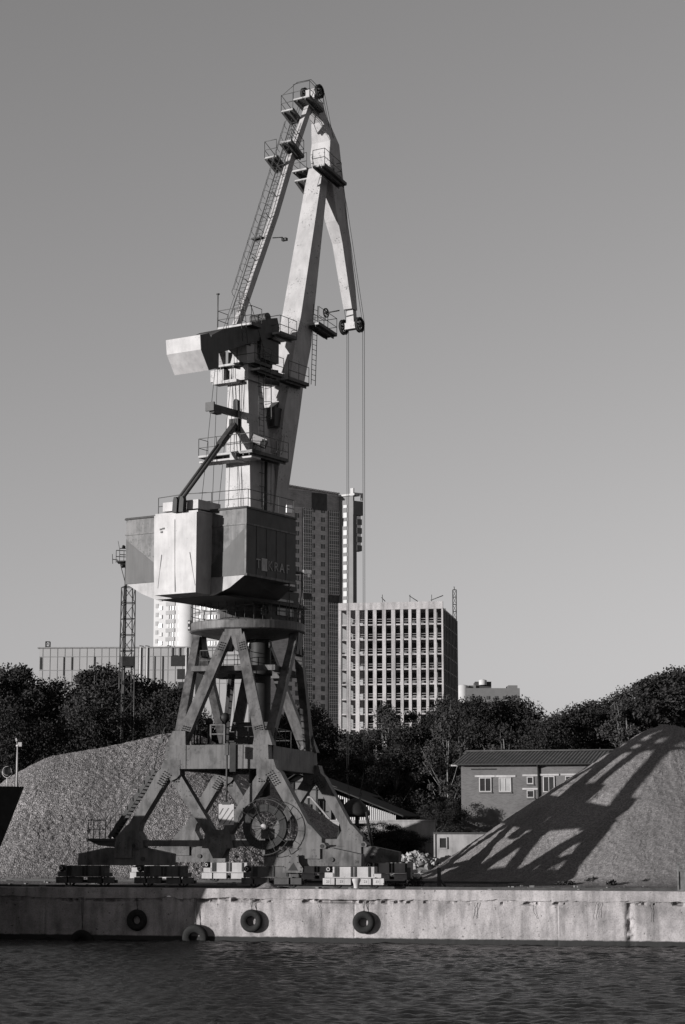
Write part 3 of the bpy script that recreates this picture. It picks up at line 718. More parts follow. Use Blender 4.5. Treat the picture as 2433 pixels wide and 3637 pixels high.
sb = MB(); sb.loft([rect(-r + .3, 2.6, -1.7, 2.4, zu - .003), rect(-2.0, 1.9, -1.7, 1.7, z_rt + 1.5), rect(-1.6, 1.6, -1.5, 1.5, z_rt + .9)]); sb.build('lower_hull', 'house_dark', house)
# front half of the slewing deck, with the cab hanging at the far right
sb = MB(); sb.box(C(.2, 0, zb + .1), J * 1.4, W * 2.2, UP * .12); sb.build('front_deck', 'steel', crane)
sb = MB(); sb.loft([rect(-.6, 2.0, .5, 1.95, zb - 2.0), rect(-.8, 2.0, .5, 2.05, zb - .05)]); cab = sb.build('operator_cab', 'house_shade', crane)
sb = MB(); sb.box(C(.7, 2.02, zb - 1.0), J * .8, W * .02, UP * .45); sb.box(C(-.72, 1.3, zb - 1.0), J * .02, W * .5, UP * .45); sb.build('cab_window', 'glass', cab)
sb = MB()
for z_ in (zb + .05, zb - 2.1): railing(sb, [C(.3, 2.5, z_), C(1.7, 2.5, z_)], 1.0, .02)
sb.box(C(1.0, 2.25, zb + 1.0), J * .8, W * .3, UP * .025); sb.box(C(.9, 2.25, zb - 2.13), J * 1.0, W * .3, UP * .03)
sb.tube([C(1.6, 2.5, zb + 1.0), C(1.6, 2.5, zb - .2), C(1.25, 2.3, zb - 3.0)], .03, 5); sb.tube([C(.4, 2.5, zb + 1.0), C(.4, 2.5, zb - 2.1)], .03, 5)
sb.build('cab_walkway', 'rail', crane)
# counterweight block with its brackets
pj = -r - 1.4; kw0 = at_plane(546, 1950, C(pj, 0, 0), J); kw1 = at_plane(697, 1950, C(pj, 0, 0), J)
w0, w1 = (kw0 - CC).dot(W), (kw1 - CC).dot(W); zk1 = at_plane(621, 1825, C(pj, 0, 0), J).z; zk0 = at_plane(621, 2108, C(pj, 0, 0), J).z
sb = MB()
sb.loft([rect(pj + .1, -r, w0 + .02, w1 - .08, zk0), rect(pj + .04, -r, w0, w1 - .03, zk0 + 1.2), rect(pj, -r, w0, w1, zk1)])
for wa, wb in ((w0 + .25, w0 + .52), (w1 - .1, w1 - .42)): sb.tube([C(pj + .08, wa, zk0 + .35), C(pj, wb, zk0 + 2.1)], .012, 4, 1)
sb.tube([C(pj + .06, (w0 + w1) / 2, zk0 + .1), C(pj - .01, (w0 + w1) / 2 - .02, zk1 - .3)], .014, 4, 1)
for dw, dz in ((.45, -.75), (.5, -.9), (.62, -.72)): sb.box(C(pj - .005, w0 + dw, zk1 + dz), W * .07, J * .01, UP * .045, 1)
cwb = sb.build('counterweight', ['cw', 'steel'], house)
sb = MB(); sb.box(C(-r - .1, (w0 + w1) / 2 + .1, zt + .25), J * 1.0, W * 1.15, UP * .24); sb.box(C(-r - .5, (w0 + w1) / 2, zk1 + .06), J * .8, W * (w1 - w0) / 2 * 1.0, UP * .05); sb.build('roof_box', 'cw', house)
sb = MB(); zz0 = at_plane(629, 1820, C(pj - .1, 0, 0), J).z
for px in (628, 651):
    wv = (at_plane(px, 1800, C(pj, 0, 0), J) - CC).dot(W)
    sb.prism([C(pj - .2, wv - .16, zz0), C(pj - .2, wv + .12, zz0), C(pj - .2, wv + .16, zz0 + .65), C(pj - .2, wv + .08, zz0 + .82), C(pj - .2, wv - .06, zz0 + .82), C(pj - .2, wv - .12, zz0 + .6)], J * .25)
sb.build('ram_bracket', 'black', house)
sb = MB(); z_ = zt + .08
railing(sb, [C(-r + .15, -1.9, z_), C(-r + .3, -.2, z_ + .1), C(-r + .15, 1.6, z_), C(-r + .3, h - .1, z_), C(-r + Lh, h - .1, z_)], .95, .022, step=1.6); sb.build('roof_handrail', 'rail', house)
# maker's lettering on the dark side wall
lj0, lz0 = jz(918, 2027, h + .05); lj1, lz1 = jz(1022, 2054, h + .05)
for k, ch in enumerate('TAKRAF'):
    jj = lj0 + (lj1 - lj0) * k / 5; zz_ = zb + .42
    if ch == 'A' and k == 1: q = MB(); q.box(C(jj, h + .045, zz_ + .27), J * .26, W * .005, UP * .33); q.build('letter_plate', 'letter', house); text_mesh(ch, .62, C(jj, h + .056, zz_ + .05), J, UP, .003, 'letter', house, 'letter')
    else: text_mesh(ch, .70, C(jj, h + .045, zz_ + .04), J, UP, .012, 'letter' if k == 4 else 'letter_dull', house, 'letter')

# tower column
def loft_px(st, mat, name, parent=crane, wc=0.0):
    """stations: row, x of the rear right edge, x of the front right edge, half width"""
    b_ = MB(); secs = []
    for y, xc, x2, hw in st:
        j0, z0 = jz(xc, y, wc + hw); j1, _ = jz(x2, y, wc + hw)
        secs.append([C(j0, wc - hw, z0), C(j0, wc + hw, z0), C(j1, wc + hw, z0), C(j1, wc - hw, z0)])
    b_.loft(secs[::-1]); return b_.build(name, mat, parent)
column = loft_px([(1225, 876, 918, .62), (1352, 881, 928, .69), (1500, 884, 950, .75), (1650, 887, 975, .80), (1830, 890, 990, .87)], 'jib', 'tower_column')
b = MB(); j0, z0 = jz(879, 1320, .7); b.loft([rect(j0 - .12, j0 + 1.5, -.95, .82, z0 - .45), rect(j0 - .12, j0 + 1.5, -.95, .82, z0 + .45)])
b.box(C(j0 - .1, -1.05, z0 - .1), J * .35, W * .45, UP * .33); b.box(C(j0 - .2, -.5, z0 - .52), J * .3, W * .8, UP * .08); b.build('column_collar', 'jib', crane)
b = MB(); j1, z1 = jz(905, 1212, .55)
b.prism([C(j0 + .1, .60, z0 + .4), C(j0 + 1.4, .60, z0 + .4), C(j1 + .35, .60, z1 + .1), C(j1, .60, z1 + .3), C(j1 - .35, .60, z1 + .1)], -W * .22)
b.prism([C(j0 + .1, -.38, z0 + .4), C(j0 + 1.4, -.38, z0 + .4), C(j1 + .35, -.38, z1 + .1), C(j1, -.38, z1 + .3), C(j1 - .35, -.38, z1 + .1)], -W * .22)
b.prism([C(j0 - .3, -1.0, z0 + .5), C(j0 - .05, -1.0, z0 + .5), C(j0 - .05, -1.0, z0 + 1.3), C(j0 - .75, -1.0, z0 + 1.35), C(j0 - .72, -1.0, z0 + 1.15)], W * .25); b.build('arm_bearing', 'jib', crane)

# luffing counterweight arm
b = MB(); ol = [(752, 1190), (790, 1170), (898, 1149), (960, 1131), (985, 1129), (993, 1165), (990, 1190), (880, 1222), (840, 1234), (775, 1256), (735, 1262)]
PL = [jz(x, y, .78) for x, y in ol]; b.prism([C(j_, .78, z_) for j_, z_ in PL], -W * 1.56)
jj, zz_ = jz(950, 1128, .5); b.lathe(C(jj, .55, zz_ + .0), -W, [(.001, 0), (.28, 0), (.28, 1.1), (.001, 1.1)], 18, 0, False)
arm = b.build('counterweight_arm', 'steel', crane)
b = MB(); ol = [(710, 1189), (713, 1241), (741, 1315), (775, 1307), (776, 1240), (752, 1204), (740, 1183)]
PL = [jz(x, y, 1.12) for x, y in ol]; b.prism([C(j_, 1.12, z_) for j_, z_ in PL], -W * 2.26)
b.build('arm_counterweight', 'cw', arm)
b = MB(); b.prism([C(j_, 1.122, z_) for j_, z_ in PL], W * .03); b.build('weight_shade_side', 'steel', arm)  # sheet colouring the counterweight's unlit end darker

def platform(parent_, j0, j1, w0, w1, z, rails=((0, 1), (1, 2), (2, 3), (3, 0)), name='service_platform', h_=1.05, bracket=True, tilt=0.0):
    a0 = min(j0, j1); ln = abs(j1 - j0); jt = (J - UP * tilt).normalized(); un = jt.cross(W).normalized(); un = un if un.z > 0 else -un
    def TP(j, w, h=0.0): return C(a0, w, z) + jt * (j - a0) + un * h
    q = MB(); mj_ = a0 + ln / 2; mw = (w0 + w1) / 2; hw_ = abs(w1 - w0) / 2
    q.box(TP(mj_, mw), jt * ln / 2, W * hw_, un * .045)
    q.box(TP(a0, mw, .035) - jt * .012, jt * .012, W * hw_, un * .055, 1)
    q.box(TP(mj_, max(w0, w1), .05) + W * .012, jt * ln / 2, W * .012, un * .09, 0)
    if bracket:
        for t in (.25, .75): q.box(TP(mj_, w0 + (w1 - w0) * t, -.1), jt * ln / 2, W * .03, un * .055)
    o = q.build(name, ['plat', 'platedge'], parent_)
    cs = [TP(j0, w0), TP(j0, w1), TP(j1, w1), TP(j1, w0)]; q = MB()
    for a, c_ in rails: railing(q, [cs[a], cs[c_]], h_, .02, step=1.1)
    if rails: q.build('handrail', 'rail', o)
    return o
ja, za = jz(893, 1150, 1.15)
platform(arm, ja, ja + 1.0, -1.15, 1.15, za, ((0, 1), (3, 0), (1, 2)))
b = MB(); b.tube([C(ja, -1.15, za), C(ja, -1.15, za + 2.0)], .035, 6); b.lathe(C(ja, -1.15, za + 2.0), UP, [(.001, .08), (.1, .06), (.1, 0), (.001, -.02)], 10); b.build('signal_mast', 'rail', arm)
b = MB(); p, q = C(ja - .1, 1.0, za + .95), C(ja + 1.6, 1.0, za - 1.6)
ladder(b, C(ja - .3, .95, za - 1.1), C(ja - .7, .95, za + 1.6), J, .45, .28, .022); b.tube([C(ja - .6, 1.0, za + 1.0), C(ja - .2, 1.0, za + 1.5), C(ja + .3, 1.0, za + .9), C(ja + 1.5, 1.0, za - 1.2)], .022, 5); b.build('access_ladder', 'rail', arm)

# main jib
mj = [(590, 1146, 1166, .5), (650, 1139, 1162, .56), (1128, 1068, 1112, .68), (1204, 1050, 1106, .76), (1367, 1027, 1076, .92), (1459, 1010, 1064, .95), (1561, 999, 1049, .95), (1714, 985, 1027, .95), (1830, 974, 1010, .95)]
jib = loft_px(mj, 'jib', 'main_jib')
# fly jib with its widened back end
fj = [(346, 1110, 1146, .22), (392, 1119, 1160, .24), (432, 1147, 1176, .42), (498, 1174, 1205, .68), (548, 1169, 1211, .68), (620, 1176, 1220, .62), (700, 1187, 1229, .5), (781, 1200, 1236, .45), (862, 1216, 1246, .36), (1015, 1238, 1263, .32), (1095, 1250, 1269, .30)]
fly = loft_px(fj, 'jib', 'fly_jib')
pv = jz(1176, 602, .7); b = MB(); b.lathe(C(pv[0], .76, pv[1]), W, [(.001, -1.6), (.17, -1.6), (.17, .08), (.001, .08)], 16, 0, False); b.build('pivot_pin', 'black', fly)

tie = loft_px([(352, 1103, 1116, .15), (398, 1088, 1102, .15), (556, 1033, 1049, .15), (760, 974, 990, .15), (1092, 860, 877, .15), (1150, 840, 857, .15)], 'jib', 'tie_rod')
b = MB()
tA, tB = jz(868, 1120, .17), jz(1078, 430, .17)
pA, pB = C(tA[0] - .62, -.05, tA[1]), C(tB[0] - .62, -.05, tB[1])
dn = (pB - pA).normalized(); outw = (-J - dn * (-J).dot(dn)).normalized()
ladder(b, pA, pB, W, .44, .30, .022, cage=outw, cage_from=1.2)
for k in range(9): p = pA.lerp(pB, (k + .5) / 9); b.tube([p, p - outw * .6], .03, 5)
b.build('caged_ladder', 'rail', tie)
b = MB(); lp = jz(968, 845, .2); b.tube([C(lp[0], .2, lp[1]), C(lp[0] + .2, .75, lp[1]), C(lp[0] + .3, .8, lp[1] - .1)], .03, 5); b.box(C(lp[0] + .35, .8, lp[1] - .1), J * .1, W * .16, UP * .08); b.box(C(lp[0] - .6, -.4, lp[1] - .1), J * .2, W * .35, UP * .05); b.build('floodlight', 'black', tie)

# platforms up the tie rod and at the heads
p1 = jz(985, 558, -.2); platform(tie, p1[0] - .15, p1[0] + 1.05, -1.0, -.17, p1[1] + .0, ((0, 1), (3, 0)), tilt=.45)
p2 = jz(1040, 390, -.2); platform(tie, p2[0] - .05, p2[0] + 1.05, -1.0, -.17, p2[1] - .0, ((0, 1), (3, 0)), tilt=.45)
p3 = jz(1056, 520, .5); platform(tie, p3[0] - .75, p3[0] + .75, -.28, .55, p3[1] + .1, ((1, 2), (2, 3)), tilt=.45)
p4 = jz(1078, 612, -1.2); platform(fly, p4[0] - .4, p4[0] + 1.3, -1.75, -.72, p4[1], ((0, 1), (3, 0), (2, 3)), tilt=.2)
p4 = jz(1078, 645, -1.2); platform(fly, p4[0] - .3, p4[0] + 1.1, -1.65, -.72, p4[1], (), tilt=.5)
p5 = jz(1132, 588, 1.2); platform(fly, p5[0] + .1, p5[0] + 2.0, .72, 1.55, p5[1], ((0, 1), (1, 2), (2, 3)), tilt=.2)
p5 = jz(1190, 622, 1.2); platform(fly, p5[0] - .9, p5[0] + 1.0, .72, 1.40, p5[1], (), tilt=.2)
p6 = jz(1080, 362, 0); apex_pl = platform(fly, p6[0] - .35, p6[0] + 1.25, -.55, .62, p6[1] + .1, ((0, 1), (1, 2)), h_=1.0, tilt=.3)
b = MB(); a0 = C(p2[0] - .05, -1.0, p2[1] + 1.0); b.tube([a0, a0.lerp(C(p6[0] + .2, .5, p6[1] + 1.35), .5) + UP * .35, C(p6[0] + .3, .3, p6[1] + 1.45), C(p6[0] + .8, .6, p6[1] + 1.0)], .02, 5); b.build('guard_hoop', 'rail', fly)
def sheave_pair(cx, cy, half, rad, parent_, block):
    j_, z_ = jz(cx, cy, 0)
    for s in (-1, 1):
        q = MB(); wheel(q, C(j_, s * half, z_), W, rad, .09, .15, 6, .1); q.lathe(C(j_, s * half, z_), W, [(rad - .2, -.012), (rad - .05, -.012), (rad - .05, .012), (rad - .2, .012)], 24)
        q.build('sheave', 'black', parent_)
    q = MB(); q.box(C(j_, 0, z_ - .02), J * .22, W * (half - .16), UP * .2); q.lathe(C(j_, 0, z_), W, [(.07, -half - .12), (.07, half + .12)], 10)
    if block == 'nose': q.hexa([C(j_ + x, y, z_ - .1) for x, y in ((-.2, -.3), (-.2, .3), (.2, .3), (.2, -.3))] + [C(j_ + x - .02, y, z_ + .95) for x, y in ((-.2, -.22), (-.2, .22), (.2, .22), (.2, -.22))])
    else: q.hexa([C(j_ + x, y, z_ - .75) for x, y in ((-.25, -.28), (-.25, .28), (.3, .28), (.3, -.28))] + [C(j_ + x, y, z_ + .12) for x, y in ((-.2, -.3), (-.2, .3), (.2, .3), (.2, -.3))])
    q.build('sheave_block', 'jib', parent_); return j_, z_
nj, nz = sheave_pair(1249, 1158, .57, .48, fly, 'nose')
aj, az = sheave_pair(1109, 331, .52, .44, fly, 'apex')
b = MB(); wj, wz = jz(1185, 1107, -.55); wheel(b, C(wj, -1.1, wz), W, .30, .06, .08, 5, .06); b.tube([C(wj, -1.1, wz), C(wj + .1, -.2, wz + .05)], .04, 6); b.build('guide_pulley', 'black', fly)

# ropes
b = MB(); foot = []
for s in (-1, 1):
    for d in (-.06, .06):
        p = C(nj + .46, s * .57 + d, nz); zf = 6.2
        b.tube([p, V((p.x, p.y, zf))], .017, 5); foot.append(V((p.x, p.y, zf)))
b.build('hoist_rope', 'rope', crane)
b = MB()
for s in (-1, 1):
    for d in (-.07, .07): b.tube([C(aj + .44, s * .52 + d, az + .05), C((aj + nj) / 2 + .75, s * .56 + d, (az + nz) / 2 + .2), C(nj + .48, s * .57 + d, nz + .1)], .015, 5)
b.build('fly_rope', 'rope', crane)
b = MB()
for px0, px1, py1, w_ in ((1072, 792, 1172, -.6), (1080, 800, 1172, -.45)):
    p, q = jw(px0, 340, w_), jw(px1, py1, w_); b.tube([p, q], .014, 5)
b.build('back_rope', 'rope', crane)
b = MB()
for a, c_, w_ in (((765, 1300), (715, 1789), -.9), ((776, 1240), (754, 1789), -.7), ((826, 1290), (776, 1798), -.3), ((829, 1290), (811, 1798), -.1), ((851, 1350), (858, 1798), .2), ((860, 1330), (881, 1798), .4)):
    b.tube([jw(*a, w_), jw(*c_, w_)], .016, 5)
b.build('winch_rope', 'rope', crane)

# column details: strut, cantilever, platforms, ladders
b = MB(); pt = jw(834, 1508, -.15); pb_ = C(pj - .1, (at_plane(640, 1790, C(pj, 0, 0), J) - CC).dot(W), zz0 + .62)
for d in (-.13, .13): b.tube([pb_ + W * d, pt + W * d], .10, 10)
b.beam(pb_.lerp(pt, .72), pt, .34, .3, W); b.build('luffing_ram', 'steel', crane)
b = MB(); e0 = jw(862, 1476, -.1); b.beam(e0, e0 - J * 3.1 - UP * .05, .22, .36, W); b.box(e0 - J * 3.1 - UP * .05, J * .06, W * .28, UP * .24)
b.box(e0 - J * 2.6 - UP * .28, J * .35, W * .16, UP * .08); b.build('cantilever_beam', 'steel', crane)
b = MB(); c0 = jw(843, 1448, -.1)
b.prism([c0 + W * .16 * math.cos(a * math.pi / 8) + UP * (.3 + .16 * math.sin(a * math.pi / 8)) - J * .2 for a in range(9)] + [c0 - W * .16 - UP * .2 - J * .2, c0 + W * .16 - UP * .2 - J * .2], J * .3)
b.box(jw(838, 1512, -.15), J * .25, W * .3, UP * .36); b.build('ram_head', 'black', crane)
jp, zp5 = jz(880, 1618, .8)
mainpl = platform(crane, jp - .95, jp - .08, -1.85, 1.75, zp5, ((0, 1), (3, 0)), h_=1.05)
b = MB(); b.box(C(jp - .5, -.05, zp5 - .28), J * .45, W * 1.75, UP * .05); b.box(C(jp - .5, -1.0, zp5 - .2), J * .5, W * .12, UP * .14); b.box(C(jp - .5, .5, zp5 - .2), J * .5, W * .2, UP * .16); b.build('platform_beam', 'jib', mainpl)
platform(crane, jp - .95, jp + 2.6, .95, 1.75, zp5 - .02, ((0, 1), (1, 2)), h_=1.05)
b = MB(); q0 = jw(921, 1567, 1.1); ax_ = (W * .75 + J * .4 + UP * -.35).normalized(); up_ = (UP + ax_ * .3).normalized(); sd2 = ax_.cross(up_).normalized(); up_ = sd2.cross(ax_)
b.box(q0, ax_ * .40, sd2 * .26, up_ * .22); b.box(q0 + ax_ * .3 + up_ * -.05, ax_ * .14, sd2 * .275, up_ * .2, 1); b.tube([q0 - ax_ * .1, q0 - ax_ * .3 - UP * .55], .05, 6); b.tube([q0 + ax_ * .1, q0 + ax_ * .05 - UP * .55], .05, 6); b.build('winch_motor', ['jib', 'black'], crane)
# platforms on the jib side of the column
def plat_px(px, py, w, dj, dw, rails=((1, 2), (2, 3)), parent_=crane, tilt=0.0):
    j_, z_ = jz(px, py, w); return platform(parent_, j_, j_ + dj, w - dw, w, z_, rails, tilt=tilt)
plat_px(905, 1285, 1.3, 1.7, 1.2, ((1, 2), (0, 1)))
plat_px(925, 1310, 1.5, 2.3, .7, ((1, 2),))
plat_px(995, 1183, 1.3, 1.7, 1.5, ((0, 1), (1, 2), (3, 0)), arm)
plat_px(1132, 1150, 1.4, 2.0, .9, ((1, 2), (2, 3), (3, 0)), jib, .15)
plat_px(1025, 1345, 1.6, 2.1, .8, ((1, 2),), jib)
plat_px(850, 1292, .5, .8, 1.7, ())
b = MB(); jl, zl = jz(1104, 1365, .9); jt, zt_ = jz(1116, 1080, .9); ladder(b, C(jl + .25, .9, zl), C(jt + .25, .85, zt_), J, .45, .3, .022, cage=W, cage_from=4.0); b.build('jib_ladder', 'rail', jib)
b = MB(); jl, zl = jz(930, 1590, 1.15); ladder(b, C(jl, 1.15, zl), C(jl - .1, 1.1, zl + 5.6), J, .45, .3, .022, cage=W, cage_from=1.6); b.build('column_ladder', 'rail', crane)
b = MB(); jl, zl = jz(945, 1640, 1.0); b.tube([C(jl, 1.0, zl), C(jl, 1.0, zl - 4.5)], .09, 8); b.tube([C(jl - .4, 1.0, zl), C(jl - .4, 1.0, zl - 2.6)], .018, 5); b.tube([C(jl + .5, 1.0, zl), C(jl + .5, 1.0, zl - 2.4)], .018, 5)
for k in range(3): b.tube([C(jl - .65, 1.0, zl - .7 - .75 * k), C(jl - .1, 1.0, zl - .7 - .75 * k)], .018, 5)
b.build('cable_conduit', 'steel', crane)
b = MB()                                                     # toothed luffing drive between column and jib
d0, d1 = jw(985, 1500, .2), jw(1030, 1360, .2)
b.beam(jw(930, 1520, .2), jw(1035, 1355, .2), .5, .35, W); b.box(jw(975, 1490, .2), J * .8, W * .55, UP * .55); b.build('luffing_rack', 'steel', crane)
b = MB(); jc, zc_ = jz(1000, 1560, 1.0)
for k, (px, py) in enumerate(((973, 1540), (985, 1545), (1000, 1540), (1010, 1548), (965, 1560))):
    p = jw(px, py, 1.1 + .05 * k); b.tube([p, p - UP * .9 + J * .1 * (k % 3 - 1), p - UP * 1.1 - J * .3], .028, 6)
b.build('hydraulic_hose', 'cwlow', crane)
b = MB(); b.beam(jw(975, 1345, .1), jw(905, 1335, .1), .6, .9, W); b.beam(jw(960, 1210, .2), jw(935, 1330, .2), .5, .55, W); b.box(jw(925, 1250, .2), J * .9, W * .65, UP * .6)
b.build('link_housing', 'steel', crane)

# square striped board hanging from the front beam, and the grab behind the crane
bp = at_plane(804, 2893, CC + QV * (-VF - 1.3), QV)
board = empty('hanging_board', bp - UP * .5, 'square white board with diagonal stripes hanging on a pole from the crane portal', 'board')
b = MB(); b.box(bp, QU * .40, QV * .03, UP * .53); b.build('board', 'bogie_white', board)
b = MB()
for k in range(6):
    o_ = -.75 + .29 * k
    x0, x1 = max(-.39, o_ - .0), min(.39, o_ + .62)
    if x1 - x0 > .05:
        z0_, z1_ = (x0 - o_) * 1.3 - .48, (x1 - o_) * 1.3 - .48
        if z0_ < .47: b.prism([bp + QU * x0 + UP * max(-.48, z0_) - QV * .032, bp + QU * (x0 + .06) + UP * max(-.48, z0_) - QV * .032, bp + QU * x1 + UP * min(.48, z1_) - QV * .032, bp + QU * (x1 - .06) + UP * min(.48, z1_) - QV * .032], -QV * .004)
b.build('stripes', 'portal', board)
b = MB(); b.tube([bp + UP * .5, bp + UP * 3.45], .05, 8); b.box(bp + UP * .56, QU * .22, QV * .06, UP * .06); b.box(bp + UP * 3.3, QU * .1, QV * .1, UP * .3); b.build('hanging_pole', 'steel', board)

gp = sum(foot, V()) / 4; gx = V((gp.x - .1, gp.y, 0))
gt = at_y(1237, 2843, gp.y).z; gbm = at_y(1237, 2890, gp.y).z
grab = empty('clamshell_grab', V((gx.x, gx.y, 0)), 'dark domed grab on chains behind the crane, resting on a splayed stand', 'grab')
b = MB(); b.lathe(V((gx.x, gx.y, 0)), UP, [(.001, gt + .12), (.3, gt + .05), (.7, gt - .3), (.92, gbm + .1), (.95, gbm - .02), (.8, gbm - .2), (.001, gbm - .15)], 28); b.box(V((gx.x - .9, gx.y, gbm + .35)), V((.3, 0, 0)), V((0, .3, 0)), V((0, 0, .5))); b.build('bucket', 'black', grab)
b = MB()
for sx, sy in ((-1, -1), (1, -1), (1, 1), (-1, 1)): b.tube([V((gx.x + sx * .7, gx.y + sy * .7, gbm + .1)), V((gx.x + sx * 1.35, gx.y + sy * 1.1, 0))], .08, 6)
b.tube([V((gx.x + .15, gx.y - .5, gbm)), V((gx.x + .15, gx.y - .5, .1))], .12, 8); b.box(V((gx.x, gx.y, gbm - .65)), V((.85, 0, 0)), V((0, .85, 0)), V((0, 0, .08))); b.build('stand', 'black', grab)
for k in (0, 2):
    b = MB(); p, q = foot[k], V((gx.x - .3 + .3 * k, gx.y, gt - .05)); n_ = int((p - q).length / .16)
    for i in range(n_):
        c_ = p.lerp(q, (i + .5) / n_); a = V((1, 0, 0)) if i % 2 else V((0, 1, 0)); dd = (q - p).normalized()
        b.tube([c_ + dd * .10 * math.sin(t * math.pi / 4) + a * .05 * math.cos(t * math.pi / 4) for t in range(8)], .018, 4, closed=True)
    b.build('chain', 'steel', grab)

# ------------------------------------------------------------------ ship's bow at the left edge
tip = at_y(83, 2794, 95.15); sh = empty('ship', V((tip.x - 3, tip.y, WATER)), 'black raked bow of a ship reaching in at the left edge, searchlight on deck', 'ship')
SA = -QU; SB = QV                                              # aft and towards the quay
secs = []
for s, bd, bw in ((0.0, .12, .05), (.6, .9, .35), (1.3, 1.8, .9), (2.4, 2.7, 1.7), (4.5, 2.6, 2.3), (9, 2.6, 2.5), (13, 2.5, 2.4)):
    rake = 3.2 * (1 - min(1, s / 6)); zd = tip.z
    top = tip + SA * s; low = tip + SA * (s + rake)
    secs.append([V((low.x, low.y, WATER - .6)) + SB * bw, V((low.x, low.y, WATER - .6)) - SB * bw,
                 V(((low.x + top.x) / 2, (low.y + top.y) / 2, (WATER + zd) / 2)) - SB * (bw * .45 + bd * .55), V((top.x, top.y, zd)) - SB * bd,
                 V((top.x, top.y, zd)) + SB * bd, V(((low.x + top.x) / 2, (low.y + top.y) / 2, (WATER + zd) / 2)) + SB * (bw * .45 + bd * .55)])
b = MB(); b.loft(secs); b.build('hull', 'black', sh)
b = MB(); lc = at_y(26, 2738, 95.1)
b.lathe(lc, V((.35, -.93, .05)), [(.001, -.2), (.17, -.16), (.20, 0), (.20, .12), (.17, .13)], 24); b.lathe(lc, V((.35, -.93, .05)), [(.001, .10), (.165, .12)], 24, 1); lamp = b.build('searchlight', ['black', 'glass'], sh)
b = MB(); b.tube([lc + V((.24 * math.cos(t * math.pi / 10 + math.pi), 0, .30 * math.sin(t * math.pi / 10 + math.pi) - .02)) for t in range(11)], .022, 6); b.tube([lc - UP * .3, V((lc.x + .02, lc.y, tip.z))], .03, 6)
b.tube([lc + V((.21 * math.cos(t * math.pi / 12), -.06, .21 * math.sin(t * math.pi / 12))) for t in range(0, 25)], .012, 5); b.build('lamp_fork', 'white', lamp)
b = MB(); m0 = at_y(60, 2788, 95.1); m1 = at_y(62, 2650, 95.1); m0.z = tip.z; b.tube([m0, m1], .05, 8, 0, .03); b.tube([m0 + V((-.12, 0, 0)), m1 + V((-.03, 0, -.1))], .012, 5, 1)
b.prism([m0, m0 + V((.13, 0, 0)), m0 + V((.03, 0, .28))], V((0, .02, 0)))
b.box(m1 + V((.12, 0, .08)), V((.09, 0, 0)), V((0, .08, 0)), V((0, 0, .10))); b.lathe(m1 + V((.03, 0, -.02)), UP, [(.001, 0), (.1, 0), (.1, .08), (.001, .1)], 12); b.box(m1 + V((-.06, 0, .3)), V((.035, 0, .02)), V((0, .04, 0)), V((-.02, 0, .07))); b.tube([m1, m1 + V((-.05, 0, .26))], .012, 5)
b.build('light_mast', ['white', 'steel'], sh)
vp = at_y(6, 2861, 94.3); nrm_ = (QV * -.86 + QU * .5).normalized()
text_mesh('V', .30, V((vp.x, vp.y - 1.3, vp.z)), (QU * .86 + QV * .5).normalized(), UP, .004, 'letter', sh, 'name_letter')

# ------------------------------------------------------------------ heaps of stone and sand
def heap(name, mat, peaks, slope, X0, X1, Y0, Y1, res, label, cat, rough, seed, round_=1.2, low=0.06, ysc=1.0, gully=0.0, warp=.8):
    xs = np.arange(X0, X1, res); ys = np.arange(Y0, Y1, res); xx, yy = np.meshgrid(xs, ys, indexing='ij'); z = np.full_like(xx, -5.0)
    wx = xx + warp * fbm(xx * .12, yy * .12, seed, 3); wy = yy + warp * fbm(xx * .12, yy * .12, seed + 5, 3)
    for (px, py, ph) in peaks:
        d = np.sqrt((wx - px) ** 2 + ((wy - py) * ysc) ** 2)
        zz_ = ph + slope * round_ - slope * np.sqrt(d * d + round_ * round_)
        z = np.maximum(z, zz_)
    foot_ = 0.6; z = np.where(z < foot_ * 1, foot_ * np.exp(np.minimum(0, (z - foot_)) / foot_) , z)   # soft foot
    z = z - low - 0.02
    z = z + np.clip(z + .3, 0, 1) * (0.30 * fbm(xx * .25, yy * .25, seed + 9, 4) + (rough * (vnoise(xx * 4.3, yy * 4.3, seed + 2) - .5) + rough * .9 * (vnoise(xx * 8.5, yy * 8.5, seed + 3) - .5)) * (.5 + 1.0 * vnoise(xx * .22, yy * .22, seed + 7)))
    z = z - np.clip(z, 0, 1) * gully * np.abs(fbm(np.arctan2(yy - peaks[len(peaks) // 2][1], xx - peaks[len(peaks) // 2][0]) * 9, z * .15, seed + 13, 3))
    P = np.stack([xx, yy, z], -1).reshape(-1, 3); F = grid_faces(len(xs), len(ys))
    vq = ((P - np.array(Q0)) @ np.array(QV)); keep = (z.reshape(-1)[F].max(1) > -0.01) & (vq[F].min(1) > 1.6); F = F[keep]
    used = np.unique(F); mp = np.full(len(P), -1); mp[used] = np.arange(len(used))
    o = np_mesh(name, P[used], mp[F], mat, org=(np.mean([p[0] for p in peaks]), np.mean([p[1] for p in peaks]), 0), smooth=False)
    return tag(o, label, cat)
lp_ = []
for px, py in ((165, 2705), (220, 2676), (300, 2661), (400, 2644), (500, 2623), (590, 2606), (650, 2600), (690, 2604)):
    Yc = 131.0 + (px - 400) * .006; p = at_y(px, py, Yc); lp_.append((p.x, Yc, p.z))
dense = []
for a, c_ in zip(lp_[:-1], lp_[1:]):
    for t in np.linspace(0, 1, 5)[:-1]: dense.append(tuple(a[i] + (c_[i] - a[i]) * t for i in range(3)))
heap('stone_heap', 'rock', dense + [lp_[-1]], 0.70, -38, 8, 113, 149, 0.09, 'long heap of coarse crushed stone behind the crane at left', 'gravel heap', 0.075, 3)
pk = at_y(2368, 2574, 122.0)
